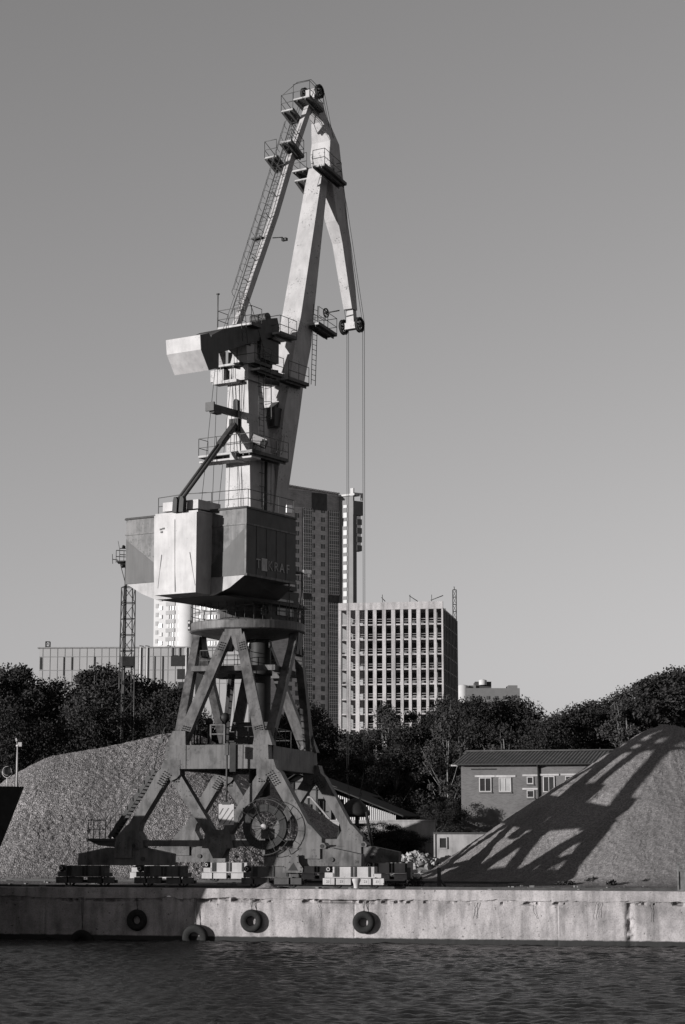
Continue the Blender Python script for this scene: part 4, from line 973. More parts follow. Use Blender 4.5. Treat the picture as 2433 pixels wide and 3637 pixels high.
heap('sand_heap', 'sand', [(pk.x, 122.0, pk.z)], 0.665, -2, 44, 98, 146, 0.11, 'tall smooth cone of fine gravel at right, crossed by the crane shadow', 'gravel heap', 0.05, 11, 1.5, gully=.12, warp=.4)
rb_ = MB(); rnd = random.Random(5)
rc0 = at_y(1478, 3040, 127.0)
for k in range(420):
    a = rnd.uniform(0, 6.28); d = abs(rnd.gauss(0, 1.2)); x, y = rc0.x + d * math.cos(a) * 1.5, rc0.y + d * math.sin(a)
    z = max(.1, 1.5 - d * .55) * rnd.uniform(.75, 1.0); s_ = rnd.uniform(.06, .17)
    e = Matrix.Rotation(rnd.uniform(0, 3), 3, V((rnd.random(), rnd.random(), rnd.random() + .1)).normalized())
    rb_.box(V((x, y, z)), e @ V((s_ * 1.3, 0, 0)), e @ V((0, s_, 0)), e @ V((0, 0, s_ * .6)))
rb_.lathe(V((rc0.x, rc0.y, 0)), UP, [(2.6, 0), (1.7, .5), (.8, 1.0), (.001, 1.3)], 18)
tag(rb_.build('rubble_heap', 'rubble', org=V((rc0.x, rc0.y, 0))), 'small heap of bright broken rubble beside the low white hut', 'rubble heap')
b = MB(); mc = at_y(955, 3146, 100.6); xs = np.linspace(-1.1, 1.1, 34); ys = np.linspace(-.5, .8, 18); xx, yy = np.meshgrid(xs, ys, indexing='ij')
zz = .34 * np.exp(-(xx / .45) ** 2 - (yy / .4) ** 2) + .05 * fbm(xx * 3, yy * 3, 4, 3) - .03
cc_ = Q((mc - Q0).dot(QU), .55); P = np.array(cc_)[None] + xx.ravel()[:, None] * np.array(QU)[None] + yy.ravel()[:, None] * np.array(QV)[None]; P[:, 2] = zz.ravel() + .05
tag(np_mesh('spilled_gravel', P, grid_faces(34, 18), 'sand', org=cc_), 'low mound of spilled gravel on the quay edge below the cable reel', 'gravel heap')

# ------------------------------------------------------------------ bollard, scrap frame, weeds and litter on the quay
bc = at_plane(1266, 3152, Q(0, .75), QV); bo = empty('mooring_bollard', V((bc.x, bc.y, .03)), 'stubby white mooring bollard on the quay edge before the bogies', 'bollard')
b = MB(); b.lathe(V((bc.x, bc.y, .03)), UP, [(.14, .0), (.13, .12), (.15, .25), (.21, .42), (.22, .50), (.15, .54), (.001, .55)], 22); b.build('post', 'bogie_white', bo)
b = MB(); b.lathe(V((bc.x, bc.y, .03)), UP, [(.30, 0), (.30, .04), (.14, .05)], 22); [b.lathe(V((bc.x + .23 * math.cos(k * 1.05), bc.y + .23 * math.sin(k * 1.05), .06)), UP, [(.035, 0), (.035, .03), (.001, .03)], 6) for k in range(6)]; b.build('base_plate', 'rust', bo)
fq = at_plane(2409, 3148, Q(0, 1.4), QV); fu = (fq - Q0).dot(QU)
fr = empty('scrap_frame', Q(fu + .6, 1.4, 0.02), 'rusty metal box frame with a mesh panel standing at the right edge', 'frame')
b = MB(); H_ = 1.28
for du in (0, 1.2):
    for dv in (0, .8): b.box(Q(fu + du, 1.4 + dv, H_ / 2 + .02), QU * .04, QV * .04, UP * H_ / 2)
for dv in (0, .8):
    for z in (.06, 1.0, H_): b.box(Q(fu + .6, 1.4 + dv, z), QU * .62, QV * .03, UP * .04)
b.tube([Q(fu + .25, 1.4, H_ - .05), Q(fu + .6, 1.4, 1.03)], .03, 5); b.box(Q(fu + .05, 1.4, H_ + .08), QU * .09, QV * .09, UP * .05); b.build('frame', 'rust', fr)
b = MB(); b.box(Q(fu + .6, 1.43, .53), QU * .56, QV * .01, UP * .45); b.build('panel', 'rust', fr)

def scatter_leaves(n, cen, rad, size, rs):
    c = rs.normal(0, 1, (n, 3)); nr = np.linalg.norm(c, axis=1); c *= np.where(nr > 2.1, 2.1 * rs.uniform(.2, 1, n) / nr, 1)[:, None]; c = c * np.array(rad) * .5 + np.array(cen)
    a = rs.normal(0, 1, (n, 3)); a /= np.linalg.norm(a, axis=1)[:, None]
    t = rs.normal(0, 1, (n, 3)); t -= a * (a * t).sum(1)[:, None]; t /= np.linalg.norm(t, axis=1)[:, None]
    s = size * rs.uniform(.45, 1.6, n)[:, None]
    return np.stack([c - a * s, c - t * s * .5, c + a * s, c + t * s * .5], 1)
def weed(px, py, v, w_, h_, n, label, mat='leaf2'):
    p = at_plane(px, py, Q(0, v), QV); rs = np.random.default_rng(int(px)); t = empty('weed_clump', V((p.x, p.y, 0)), label, 'weeds')
    Lq = scatter_leaves(n, (p.x, p.y, h_ * .42), (w_, w_ * .7, h_ * .62), .065, rs); Lq[..., 2] = np.maximum(Lq[..., 2], .0)
    np_mesh('leaves', Lq.reshape(-1, 3), np.arange(n * 4).reshape(n, 4), mat, parent=t)
    b_ = MB()
    for k in range(9): b_.tube([V((p.x + rs.normal(0, w_ * .2), p.y + rs.normal(0, w_ * .2), 0)), V((p.x + rs.normal(0, w_ * .45), p.y + rs.normal(0, w_ * .3), h_ * rs.uniform(.5, 1.0)))], .008, 4)
    b_.build('stem', 'bark', t)
weed(2246, 3112, 13.5, .75, .75, 700, 'largest round dark weed clump at the foot of the sand cone', 'leaf')
weed(2100, 3122, 12.0, .4, .4, 260, 'small weed tuft at the cone foot left of the largest clump')
weed(2012, 3124, 11.0, .5, .25, 220, 'flat weed patch where the crane shadow ends on the ground')
weed(2172, 3128, 10.5, .3, .3, 150, 'tiny weed tuft just left below the largest clump')
weed(1472, 3140, 4.5, .55, .55, 360, 'grassy tuft by a leaning post right of the crane bogies')
weed(1405, 3146, 3.0, .4, .3, 200, 'grass tuft at the end of the white bogie')
weed(2290, 3120, 11.5, .2, .35, 90, 'thin weed stalk right of the largest clump')
li = MB(); rnd = random.Random(9)
for k in range(170):
    u = rnd.uniform(-25, 22); v = rnd.uniform(1.1, 17); s_ = rnd.uniform(.03, .11); a = rnd.uniform(0, 3)
    ex, ey = QU * math.cos(a) + QV * math.sin(a), QV * math.cos(a) - QU * math.sin(a)
    li.box(Q(u, v, s_ * .4), ex * s_ * rnd.uniform(1, 2.2), ey * s_, UP * s_ * .6)
tag(li.build('loose_stones', 'rust', org=Q(0, 5, 0)), 'loose stones and litter scattered over the quay ground', 'litter', kind='stuff')
for px, label in ((1560, 'short dark wooden post leaning at the foot of the shadowed slope'), (1452, 'short dark wooden post beside the rail at the rubble heap')):
    p = at_plane(px, 3135, Q(0, 6.0), QV); b = MB(); b.box(V((p.x, p.y, .5)), QU * .09, QV * .09, UP * .5); b.tube([V((p.x, p.y, .45)), V((p.x + .35, p.y, .02))], .06, 6)
    tag(b.build('post', 'bark_wood', org=V((p.x, p.y, 0))), label, 'post')

# ------------------------------------------------------------------ low buildings behind the quay
def win(parent_, px0, py0, px1, py1, p0, nrm, tang, mat='glass', frame='white', mull=1, name='window', dep=.12):
    a = at_plane(px0, py1, p0, nrm); c_ = at_plane(px1, py0, p0, nrm); w_ = (c_ - a).dot(tang); hgt = c_.z - a.z; o_ = a + tang * w_ / 2; o_.z = a.z + hgt / 2
    q = MB(); n_ = nrm
    q.box(o_ - n_ * .02, tang * w_ / 2, n_ * .02, UP * hgt / 2); wo_ = q.build(name, mat, parent_)
    q = MB(); t = .035
    for s in (-1, 1): q.box(o_ + tang * s * (w_ / 2) - n_ * .05, tang * t, n_ * .04, UP * (hgt / 2 + t)); q.box(o_ + UP * s * (hgt / 2) - n_ * .05, tang * (w_ / 2 - t), n_ * .04, UP * t)
    for k in range(mull): q.box(o_ + tang * (w_ * ((k + 1) / (mull + 1) - .5)) - n_ * .045, tang * .025, n_ * .03, UP * (hgt / 2 - t))
    q.build('window_frame', frame, wo_); return o_, w_, hgt
B0 = V((at_y(1639, 2900, 158).x, 158, 0)); bd = empty('brick_building', B0, 'two-storey brick building with a corrugated roof behind the sand cone', 'building')
z1 = at_y(1639, 2714, 158).z; zr = at_plane(1657, 2671, B0 + QV * 4.5, QV).z - .1; Lb, Db = 24.0, 9.0
def B(u, v, z): return B0 + QU * u + QV * v + UP * z
b = MB(); b.hexa([B(0, 0, 0), B(Lb, 0, 0), B(Lb, Db, 0), B(0, Db, 0), B(0, 0, z1), B(Lb, 0, z1), B(Lb, Db, z1), B(0, Db, z1)])
b.prism([B(0.02, 0.02, z1), B(.02, Db - .02, z1), B(.02, Db / 2, zr - .1)], QU * (Lb - .04)); b.build('wall', 'brick', bd)
b = MB(); b.box(B(Lb / 2, -.03, z1 - .12), QU * Lb / 2, QV * .03, UP * .07)
for k in range(9): b.box(B(.4 + 2.9 * k, -.05, z1 - .1), QU * 1.2, QV * .03, UP * .06)
b.build('eave_board', 'white', bd)
b = MB(); e0, e1 = B(-.6, -.55, z1 - .0), B(-.2, Db / 2, zr + .1); n_ = 180; lr = Lb + 1.2; vs = []; fs = []
for k in range(n_ + 1):
    off = .022 * (1 if k % 2 else -1)
    for t in range(2): vs.append((e0 if t == 0 else e1) + QU * (lr * k / n_) + UP * off)
    for t in range(2): vs.append((e0 if t == 0 else e1) + QU * (lr * k / n_) + UP * (off - .1))
for k in range(n_): a = 4 * k; fs += [(a, a + 4, a + 5, a + 1), (a + 2, a + 3, a + 7, a + 6), (a, a + 2, a + 6, a + 4), (a + 1, a + 5, a + 7, a + 3)]
b.add(vs, fs); b.hexa([B(-.5, Db / 2 + .01, zr - .05), B(Lb, Db / 2 + .01, zr - .05), B(Lb, Db + .5, z1), B(-.5, Db + .5, z1), B(-.5, Db / 2 + .01, zr + .05), B(Lb, Db / 2 + .01, zr + .05), B(Lb, Db + .5, z1 + .1), B(-.5, Db + .5, z1 + .1)])
b.tube([e1 + UP * .08, e1 + QU * lr + UP * .08], .07, 6, 1); b.build('roof', ['roof', 'steel'], bd)
for x0, y0, x1, y1, ml, mt in ((1704, 2763, 1744, 2811, 1, 'glass'), (1774, 2763, 1814, 2811, 1, 'bwin2'), (1873, 2760, 1893, 2783, 0, 'glass'), (1873, 2808, 1896, 2832, 0, 'glass'), (1931, 2758, 1968, 2812, 1, 'glass'), (2010, 2757, 2048, 2811, 1, 'glass'),
                               (1704, 2868, 1744, 2915, 1, 'glass')):
    if y0 > 2850: continue
    o_, w_, hg = win(bd, x0, y0, x1, y1, B0, QV, QU, mt, 'white' if w_ is None else 'white', ml) if False else win(bd, x0, y0, x1, y1, B0, QV, QU, mt, 'white', ml)
    q = MB(); q.box(o_ + UP * (hg / 2 + .14) - QV * .03, QU * (w_ / 2 + .38), QV * .03, UP * .07); q.build('lintel', 'white', bd)
    q = MB(); q.box(o_ - UP * (hg / 2 + .1) - QV * .05, QU * (w_ / 2 + .08), QV * .06, UP * .04); q.build('window_sill', 'brick', bd)
b = MB(); dx = at_plane(1913, 2800, B0, QV); du = (dx - B0).dot(QU); b.tube([B(du, -.12, z1), B(du, -.12, 0)], .07, 8); b.tube([B(-.3, -.6, z1 - .06), B(Lb, -.6, z1 - .06)], .06, 6); b.tube([B(du, -.12, z1 - .3), B(du, -.6, z1 - .05)], .07, 6); b.build('downpipe', 'black', bd)
b = MB(); vx = at_plane(1718, 2732, B0, QV); b.box(vx - QV * .02, QU * 1.0, QV * .02, UP * .05); b.build('wall_slot', 'black', bd)

def zy(py, Y): return at_y(CX, py, Y).z
h0 = at_y(1546, 3000, 128.5); hx1 = at_y(1690, 3000, 128.5).x
hut = empty('white_hut', V((h0.x, 128.5, 0)), 'small flat-roofed white hut with one dark window beside the sand cone', 'hut'); zh = zy(2962, 128.5)
def HQ(u, v, z): return V((h0.x, 128.5, z)) + QU * u + QV * v
b = MB(); b.hexa([HQ(0, 0, 0), HQ(5, 0, 0), HQ(5, 3, 0), HQ(0, 3, 0), HQ(0, 0, zh), HQ(5, 0, zh), HQ(5, 3, zh), HQ(0, 3, zh)]); b.build('wall', 'hut', hut)
b = MB(); b.box(HQ(2.5, 1.5, zh + .05), QU * 2.62, QV * 1.62, UP * .05); b.build('roof', 'steel', hut)
b = MB(); b.box(HQ(-.04, -.03, zh / 2), QU * .05, QV * .05, UP * zh / 2); b.build('corner_post', 'hut', hut)
win(hut, 1561, 2975, 1587, 3013, V((h0.x, 128.5, 0)), QV, QU, 'glass', 'hut', 0)

YW = 150.0; wl = at_y(1060, 2925, YW); wl2 = at_y(1545, 2925, YW - 6)
lw = empty('low_wall', V((wl.x, wl.y, 0)), 'low pale concrete wall running behind the crane above the bushes', 'wall')
b = MB(); zl = zy(2917, YW); Lw = 10.4
b.box(V((wl.x, wl.y, zl / 2)) + QU * Lw / 2, QU * Lw / 2, QV * .15, UP * zl / 2); b.build('wall_face', 'hut', lw)
b = MB(); b.box(V((wl.x, wl.y, zl + .05)) + QU * Lw / 2, QU * Lw / 2, QV * .2, UP * .05); b.build('wall_cap', 'hut', lw)

YT = 163.0; t0 = at_y(985, 2900, YT); th = empty('timbered_house', V((t0.x, t0.y, 0)), 'half-timbered house with a dark sloping roof seen through the crane legs', 'house')
def TQ(u, v, z): return V((t0.x, t0.y, z)) + QU * u + QV * v
def tuz(px, py, v=0): p = at_plane(px, py, TQ(0, v, 0), QV); return (p - V((t0.x, t0.y, 0))).dot(QU), p.z
e_r = tuz(1180, 2822); rid = tuz(1060, 2752); e_l = (2 * rid[0] - e_r[0], e_r[1])
b = MB(); b.prism([TQ(e_l[0] + .4, 0, 0), TQ(e_r[0] - .1, 0, 0), TQ(e_r[0] - .1, 0, e_r[1]), TQ(rid[0], 0, rid[1]), TQ(e_l[0] + .4, 0, e_r[1])], QV * 6); b.build('wall', 'timberwall', th)
b = MB(); sl = tuz(1276, 2823, -1.0)
b.hexa([TQ(rid[0], -.6, rid[1] + .1), TQ(sl[0], -.6, sl[1] - .12), TQ(sl[0], 9, sl[1] - .12), TQ(rid[0], 9, rid[1] + .1), TQ(rid[0], -.6, rid[1] + .18), TQ(sl[0], -.6, sl[1] - .04), TQ(sl[0], 9, sl[1] - .04), TQ(rid[0], 9, rid[1] + .18)])
b.hexa([TQ(e_l[0] - .6, -.6, e_l[1] - .5), TQ(rid[0], -.6, rid[1] + .1), TQ(rid[0], 9, rid[1] + .1), TQ(e_l[0] - .6, 9, e_l[1] - .5), TQ(e_l[0] - .6, -.6, e_l[1] - .42), TQ(rid[0], -.6, rid[1] + .18), TQ(rid[0], 9, rid[1] + .18), TQ(e_l[0] - .6, 9, e_l[1] - .42)]); b.build('roof', 'roofdark', th)
b = MB(); zfl = tuz(1100, 2912)[1]
for px in (1012, 1042, 1066, 1095, 1124, 1150): u_, _ = tuz(px, 2850); b.box(TQ(u_, -.03, (zfl + e_r[1]) / 2 + .3), QU * .045, QV * .035, UP * ((e_r[1] - zfl) / 2 + .3))
for py in (2777, 2805, 2883, 2912): _, z_ = tuz(1080, py); b.box(TQ((tuz(1000, py)[0] + tuz(1165, py)[0]) / 2, -.02, z_), QU * (tuz(1165, py)[0] - tuz(1000, py)[0]) / 2, QV * .025, UP * .045)
b.build('timber_frame', 'black', th)
for x0, y0, x1, y1 in ((1020, 2777, 1042, 2803), (1088, 2858, 1104, 2912), (1068, 2860, 1082, 2880), (1128, 2838, 1150, 2880)): win(th, x0, y0, x1, y1, TQ(0, -.02, 0), QV, QU, 'glass', 'black', 0)
b = MB(); a, c_ = tuz(1115, 2832), tuz(1182, 2910); b.beam(TQ(a[0], -1.2, a[1]), TQ(c_[0], -1.2, c_[1]), .25, .12, QV); b.beam(TQ(tuz(1085, 2835)[0], -1.2, a[1]), TQ(a[0], -1.2, a[1]), .25, .12, QV); b.tube([TQ(tuz(1088, 2850)[0], -1.2, 0), TQ(tuz(1088, 2850)[0], -1.2, a[1])], .1, 6); b.build('porch_rail', 'hut', th)
YS = 156.0; s0 = at_y(1180, 2900, YS); sh2 = empty('corrugated_shed', V((s0.x, s0.y, 0)), 'low shed with a bright corrugated gable under a dark shallow roof', 'shed')
def SQ(u, v, z): return V((s0.x, s0.y, z)) + QU * u + QV * v
def suz(px, py, v=0): p = at_plane(px, py, SQ(0, v, 0), QV); return (p - V((s0.x, s0.y, 0))).dot(QU), p.z
rg, er = suz(1200, 2835), suz(1405, 2908); rt, rr2 = suz(1190, 2796), suz(1440, 2897)
b = MB(); n_ = 60; vs = []; u_a, u_b = suz(1190, 2900)[0], er[0]; zbm = suz(1300, 2913)[1]
for k in range(n_ + 1):
    u_ = u_a + (u_b - u_a) * k / n_; zt2 = rg[1] + (er[1] - rg[1]) * (u_ - rg[0]) / (er[0] - rg[0]); o2 = .04 * (1 if k % 2 else -1)
    vs += [SQ(u_, o2, zbm - .6), SQ(u_, o2, zt2 + .25)]
b.add(vs, [(2 * k, 2 * k + 2, 2 * k + 3, 2 * k + 1) for k in range(n_)]); b.add([SQ(u_a, .1, 0), SQ(u_b, .1, 0), SQ(u_b, .1, zbm), SQ(u_a, .1, zbm), SQ(u_a, 6, 0), SQ(u_b, 6, 0), SQ(u_b, 6, zbm), SQ(u_a, 6, zbm)], [(0, 1, 2, 3), (4, 7, 6, 5), (0, 4, 5, 1), (1, 5, 6, 2), (3, 2, 6, 7)]); b.build('wall', 'bwhite', sh2)
b = MB(); b.hexa([SQ(rt[0], -1, rt[1] - .1), SQ(rr2[0], -1, rr2[1] - .1), SQ(rr2[0], 7, rr2[1] - .1), SQ(rt[0], 7, rt[1] - .1), SQ(rt[0], -1, rt[1]), SQ(rr2[0], -1, rr2[1]), SQ(rr2[0], 7, rr2[1]), SQ(rt[0], 7, rt[1])]); b.build('roof', 'roofdark', sh2)

# ------------------------------------------------------------------ lattice mast at left
YM = 172.0; mb_ = at_y(446, 2600, YM); mt_ = at_y(456, 2090, YM); ms = empty('lattice_mast', V((mb_.x, YM, 0)), 'slim lattice floodlight mast with a cage of lamps on top, left of the crane', 'mast')
zt1 = zy(2085, YM); ztop = zy(2003, YM); wb, wt = .62, .50; ra = R(20)
def MX(x, y, z):
    f = z / zt1; return V((mb_.x + (mt_.x - mb_.x) * f, YM, z)) + V((math.cos(ra), math.sin(ra), 0)) * x + V((-math.sin(ra), math.cos(ra), 0)) * y
def lattice(b_, fn, z0, z1, w0, w1, n, r):
    cs = ((-1, -1), (1, -1), (1, 1), (-1, 1))
    for cx_, cy_ in cs: b_.tube([fn(cx_ * w0, cy_ * w0, z0), fn(cx_ * w1, cy_ * w1, z1)], r, 5)
    for k in range(n):
        za_, zb_ = z0 + (z1 - z0) * k / n, z0 + (z1 - z0) * (k + 1) / n; wa, wb_ = w0 + (w1 - w0) * k / n, w0 + (w1 - w0) * (k + 1) / n
        for i in range(4):
            p_, q_ = cs[i], cs[(i + 1) % 4]
            b_.tube([fn(p_[0] * wb_, p_[1] * wb_, zb_), fn(q_[0] * wb_, q_[1] * wb_, zb_)], r * .6, 4)
            b_.tube([fn(p_[0] * wa, p_[1] * wa, za_), fn(q_[0] * wb_, q_[1] * wb_, zb_)] if k % 2 else [fn(q_[0] * wa, q_[1] * wa, za_), fn(p_[0] * wb_, p_[1] * wb_, zb_)], r * .55, 4)
b = MB(); lattice(b, MX, 0, zt1, wb, wt, 17, .055); b.tube([MX(-.35, -.3, 4), MX(-.3, -.25, ztop)], .11, 8)
for k in range(30): b.tube([MX(-.2, -.5, 6 + .4 * k), MX(.25, -.5, 6 + .4 * k)], .02, 4)
b.build('tower', 'steel', ms)
b = MB(); b.box(MX(0, 0, ztop + .15), V((1.0, 0, 0)), V((0, .7, 0)), UP * .06); b.prism([MX(-1.1, -.3, ztop + .1), MX(1.0, -.3, ztop + .1), MX(.3, -.3, ztop - .5), MX(-.3, -.3, ztop - .5)], V((0, .6, 0)))
for x in (-1.0, -.3, .3, .95):
    for y in (-.65, .65): b.tube([MX(x, y, ztop + .15), MX(x, y, ztop + 1.25)], .03, 4)
for z_ in (1.25, .7):
    for y in (-.65, .65): b.tube([MX(-1.0, y, ztop + z_), MX(.95, y, ztop + z_)], .035, 4)
b.tube([MX(-.75, 0, ztop - .1), MX(-.4, -.3, ztop - 1.6)], .035, 4); b.tube([MX(-1.0, -.6, ztop + 1.2), MX(-1.15, -.6, ztop + 1.9)], .02, 4); b.tube([MX(-1.0, 0, ztop + .3), MX(-1.45, 0, ztop + .35)], .035, 4); b.tube([MX(-1.45, 0, ztop - .05), MX(-1.5, 0, ztop + .8)], .03, 4)
cage = b.build('lamp_cage', 'steel', ms)
for x, y, z_ in ((-.6, -.4, 1.45), (-.2, -.4, 1.4), (.5, -.5, 1.4), (.1, -.4, .6), (-.65, -.4, -.25)):
    b = MB(); p = MX(x, y, ztop + z_); b.lathe(p, V((.2, -.8, -.5)), [(.001, -.12), (.12, -.1), (.17, .1), (.001, .1)], 10); b.build('floodlight', 'black', cage)
zj = zy(2350, YM); b = MB(); b.box(MX(-.02, -.1, zj), V((.5, .15, 0)), V((-.15, .5, 0)), UP * .42); b.build('junction_box', 'steel', ms)

# ------------------------------------------------------------------ concrete frame building under construction
YB = 437.0; AB = R(10.0); BU = V((math.cos(AB), -math.sin(AB), 0)); BV = V((math.sin(AB), math.cos(AB), 0))
f0 = at_y(1203, 2300, YB); FB = V((f0.x, YB, 0)); cb = empty('frame_building', FB, 'raw concrete frame of an unfinished building, open grid of columns and floors', 'building')
def KQ(u, v, z): return FB + BU * u + BV * v + UP * z
def kuz(px, py): p = at_plane(px, py, FB, BV); return (p - FB).dot(BU), p.z
Wf = kuz(1573, 2300)[0]; zT, zP = kuz(1390, 2139)[1], kuz(1390, 2165)[1]
fl = [kuz(1390, 2165 + 53 * k)[1] for k in range(0, 16)]
cols = [(415, 433), (462, 488), (515, 540), (568, 588), (617, 640), (672, 695), (725, 750), (778, 797), (826, 845), (873, 898), (928, 945), (975, 992), (1020, 1031)]
for a, c_ in cols:
    u0, u1 = kuz(950 + a * .606, 2300)[0], kuz(950 + c_ * .606, 2300)[0]
    b = MB(); b.box(KQ((u0 + u1) / 2, .12, zP / 2), BU * (u1 - u0) / 2 * .92, BV * .14, UP * zP / 2); b.build('column', 'frame', cb)
for k in range(1, 16):
    b = MB(); b.box(KQ(Wf / 2, 14, fl[k]), BU * Wf / 2, BV * 13.9, UP * .15); b.build('floor_slab', 'frame', cb)
b = MB(); b.box(KQ(Wf / 2, .25, (zT + zP) / 2), BU * (Wf / 2 + .05), BV * .38, UP * (zT - zP) / 2); b.box(KQ(Wf / 2, 14, zP + .2), BU * (Wf / 2 - .1), BV * 13.5, UP * .2); b.build('parapet', 'frame', cb)
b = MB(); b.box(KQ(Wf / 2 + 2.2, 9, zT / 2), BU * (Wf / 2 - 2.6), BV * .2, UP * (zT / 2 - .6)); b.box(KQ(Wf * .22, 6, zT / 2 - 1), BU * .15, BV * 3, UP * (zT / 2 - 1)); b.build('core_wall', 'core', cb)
b = MB(); b.box(KQ(Wf - 1.6, 15, zT / 2 - 1), BU * .1, BV * 12.6, UP * (zT / 2 - 1)); b.build('side_wall', 'bshade', cb)  # side in shade, put into a darker tone
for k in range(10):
    b = MB(); b.box(KQ(Wf - .05, 1.8 + 2.8 * k, zP / 2), BU * .15, BV * .55, UP * zP / 2); b.build('side_column', 'core', cb)  # unlit side columns coloured darker than the front frame
for k in range(1, 14):
    b = MB()
    for hh in (.55, 1.05): b.tube([KQ(.2, .2, fl[k] + .17 + hh), KQ(Wf, .2, fl[k] + .17 + hh)], .055, 4)
    for u in np.arange(.6, Wf, 1.93): b.tube([KQ(u, .2, fl[k]), KQ(u, .2, fl[k] + 1.35)], .05, 4)
    rnd = random.Random(k)
    for _ in range(3): u = rnd.uniform(.5, Wf * .95); b.box(KQ(u, .9, fl[k] + .45), BU * rnd.uniform(.2, .5), BV * .2, UP * rnd.uniform(.1, .25))
    b.build('guardrail', 'frame', cb)
b = MB()
for px, py, x2, y2 in ((1355, 2122, 1368, 2136), (1453, 2116, 1484, 2136), (1530, 2132, 1574, 2115)):
    p, q = at_plane(px, py, KQ(0, 4, 0), BV), at_plane(x2, y2, KQ(0, 4, 0), BV); b.tube([p, q], .10, 5); b.tube([at_plane(px + 3, 2112, KQ(0, 4, 0), BV), at_plane(px + 3, 2145, KQ(0, 4, 0), BV)], .07, 5)
b.build('roof_boom', 'steel', cb)
hm = at_y(1615, 2200, YB + 24); hoist = empty('hoist_mast', V((hm.x, hm.y, 0)), 'thin lattice hoist mast rising beside the unfinished concrete frame', 'mast')
b = MB(); zhm = zy(2095, YB + 24); lattice(b, lambda x, y, z: V((hm.x + x, hm.y + y, z)), 0, zhm, .42, .42, 34, .09); b.tube([V((hm.x, hm.y, zhm)), V((hm.x - .1, hm.y, zhm + .8))], .1, 4); b.build('tower', 'steel', hoist)

# ------------------------------------------------------------------ tall apartment tower
YR = 640.0; cx0 = at_y(962, 2200, YR); T0 = V((cx0.x, YR, 0)); a40 = R(57.0)
TR = V((math.sin(a40), math.cos(a40), 0)); TRn = V((math.cos(a40), -math.sin(a40), 0))
a2 = R(30.0); TL = V((-math.cos(a2), math.sin(a2), 0)); TLn = V((-math.sin(a2), -math.cos(a2), 0))
tw = empty('apartment_tower', T0, 'very tall apartment tower, one wing dark and one brightly lit, behind the crane', 'building')
def ruz(px, py): p = at_plane(px, py, T0, TRn); return (p - T0).dot(TR), p.z
ur = ruz(1203, 2200)[0]; zR0, zR1 = ruz(1020, 1745)[1], ruz(1200, 1790)[1]
b = MB(); b.prism([T0, T0 + TR * ur, T0 + TR * ur + UP * ruz(1202, 1757)[1], T0 + TR * ruz(1160, 1745)[0] + UP * ruz(1160, 1746)[1], T0 + TR * ruz(1060, 1733)[0] + UP * ruz(1060, 1733)[1], T0 + TR * ruz(1020, 1720)[0] + UP * ruz(1020, 1719)[1], T0 + UP * ruz(990, 1712)[1]], -TRn * 14)
b.build('dark_wing', 'bdark', tw)
def rband(x0, y0, x1, y1, mat, name, out=.25):
    a, c_ = ruz(x0, y1), ruz(x1, y0); z0_ = ruz((x0 + x1) / 2, y1)[1]; z1_ = ruz((x0 + x1) / 2, y0)[1]
    q = MB(); q.box(T0 + TR * (a[0] + c_[0]) / 2 + TRn * out / 2 + UP * (z0_ + z1_) / 2, TR * (c_[0] - a[0]) / 2, TRn * out / 2, UP * (z1_ - z0_) / 2); return q.build(name, mat, tw)
rband(1107, 1752, 1160, 1812, 'house_dark', 'dark_band'); rband(1165, 2115, 1202, 2142, 'house_dark', 'dark_band'); rband(1078, 2108, 1106, 2130, 'house_dark', 'dark_band')
for k in range(5): rband(1165, 2175 + 63 * k, 1202, 2193 + 63 * k, 'house_dark', 'dark_band'); rband(1078, 2170 + 63 * k, 1106, 2186 + 63 * k, 'house_dark', 'dark_band')
rband(1020, 1742, 1107, 1800, 'bmid', 'upper_cladding', .1); rband(1160, 1760, 1202, 1812, 'bmid', 'upper_cladding', .1)
wd = MB(); wd.box(V(), TR * .75, TRn * .08, UP * .8); wd.box(TRn * .09, TR * .05, TRn * .02, UP * .8, 1); wd.box(TRn * .09 + UP * .83, TR * .8, TRn * .03, UP * .06, 1)
ORG['__w'] = V((0, 0, 0))
def inst(mesh_ob, name, pos, parent_):
    o = mesh_ob.copy(); o.name = name; COL.objects.link(o); o.parent = parent_; o.location = pos - ORG[parent_.name]; ORG[o.name] = ORG[parent_.name]; return o
w0_ = wd.build('window', ['bwin', 'mull']); restw = MB()
for px, y0 in ((1055, 1830), (1112, 1811), (1147, 1814), (1030, 1812)):
    for k in range(24):
        y = y0 + 31.6 * k
        if y > 2540: break
        u_, z_ = ruz(px, y); o_ = T0 + TR * u_ + UP * z_
        if y < 2440 and px > 1040: inst(w0_, 'window', o_, tw)
        else: restw.box(o_, TR * .75, TRn * .08, UP * .8)
bpy.data.objects.remove(w0_)
def bay(x0, x1, y0, y1, n, name='glazed_balcony'):
    for k in range(n):
        ya, yb_ = y0 + (y1 - y0) * k / n, y0 + (y1 - y0) * (k + 1) / n
        a, c_ = ruz(x0, ya), ruz(x1, ya); z1_, z0_ = ruz((x0 + x1) / 2, ya)[1], ruz((x0 + x1) / 2, yb_)[1]; w_ = (c_[0] - a[0]); o_ = T0 + TR * (a[0] + c_[0]) / 2 + UP * (z0_ + z1_) / 2
        q = MB(); q.box(o_ + TRn * .3, TR * w_ / 2, TRn * .3, UP * (z1_ - z0_) / 2 * .97)
        for i in range(6): q.box(o_ + TR * w_ * (i / 5 - .5) + TRn * .62, TR * .06, TRn * .03, UP * (z1_ - z0_) / 2, 1)
        for zz_ in (-.5, -.18, .3): q.box(o_ + TRn * .62 + UP * (z1_ - z0_) * zz_, TR * w_ / 2, TRn * .025, UP * .06, 1)
        ob = q.build(name, ['bwin', 'mull'], tw)
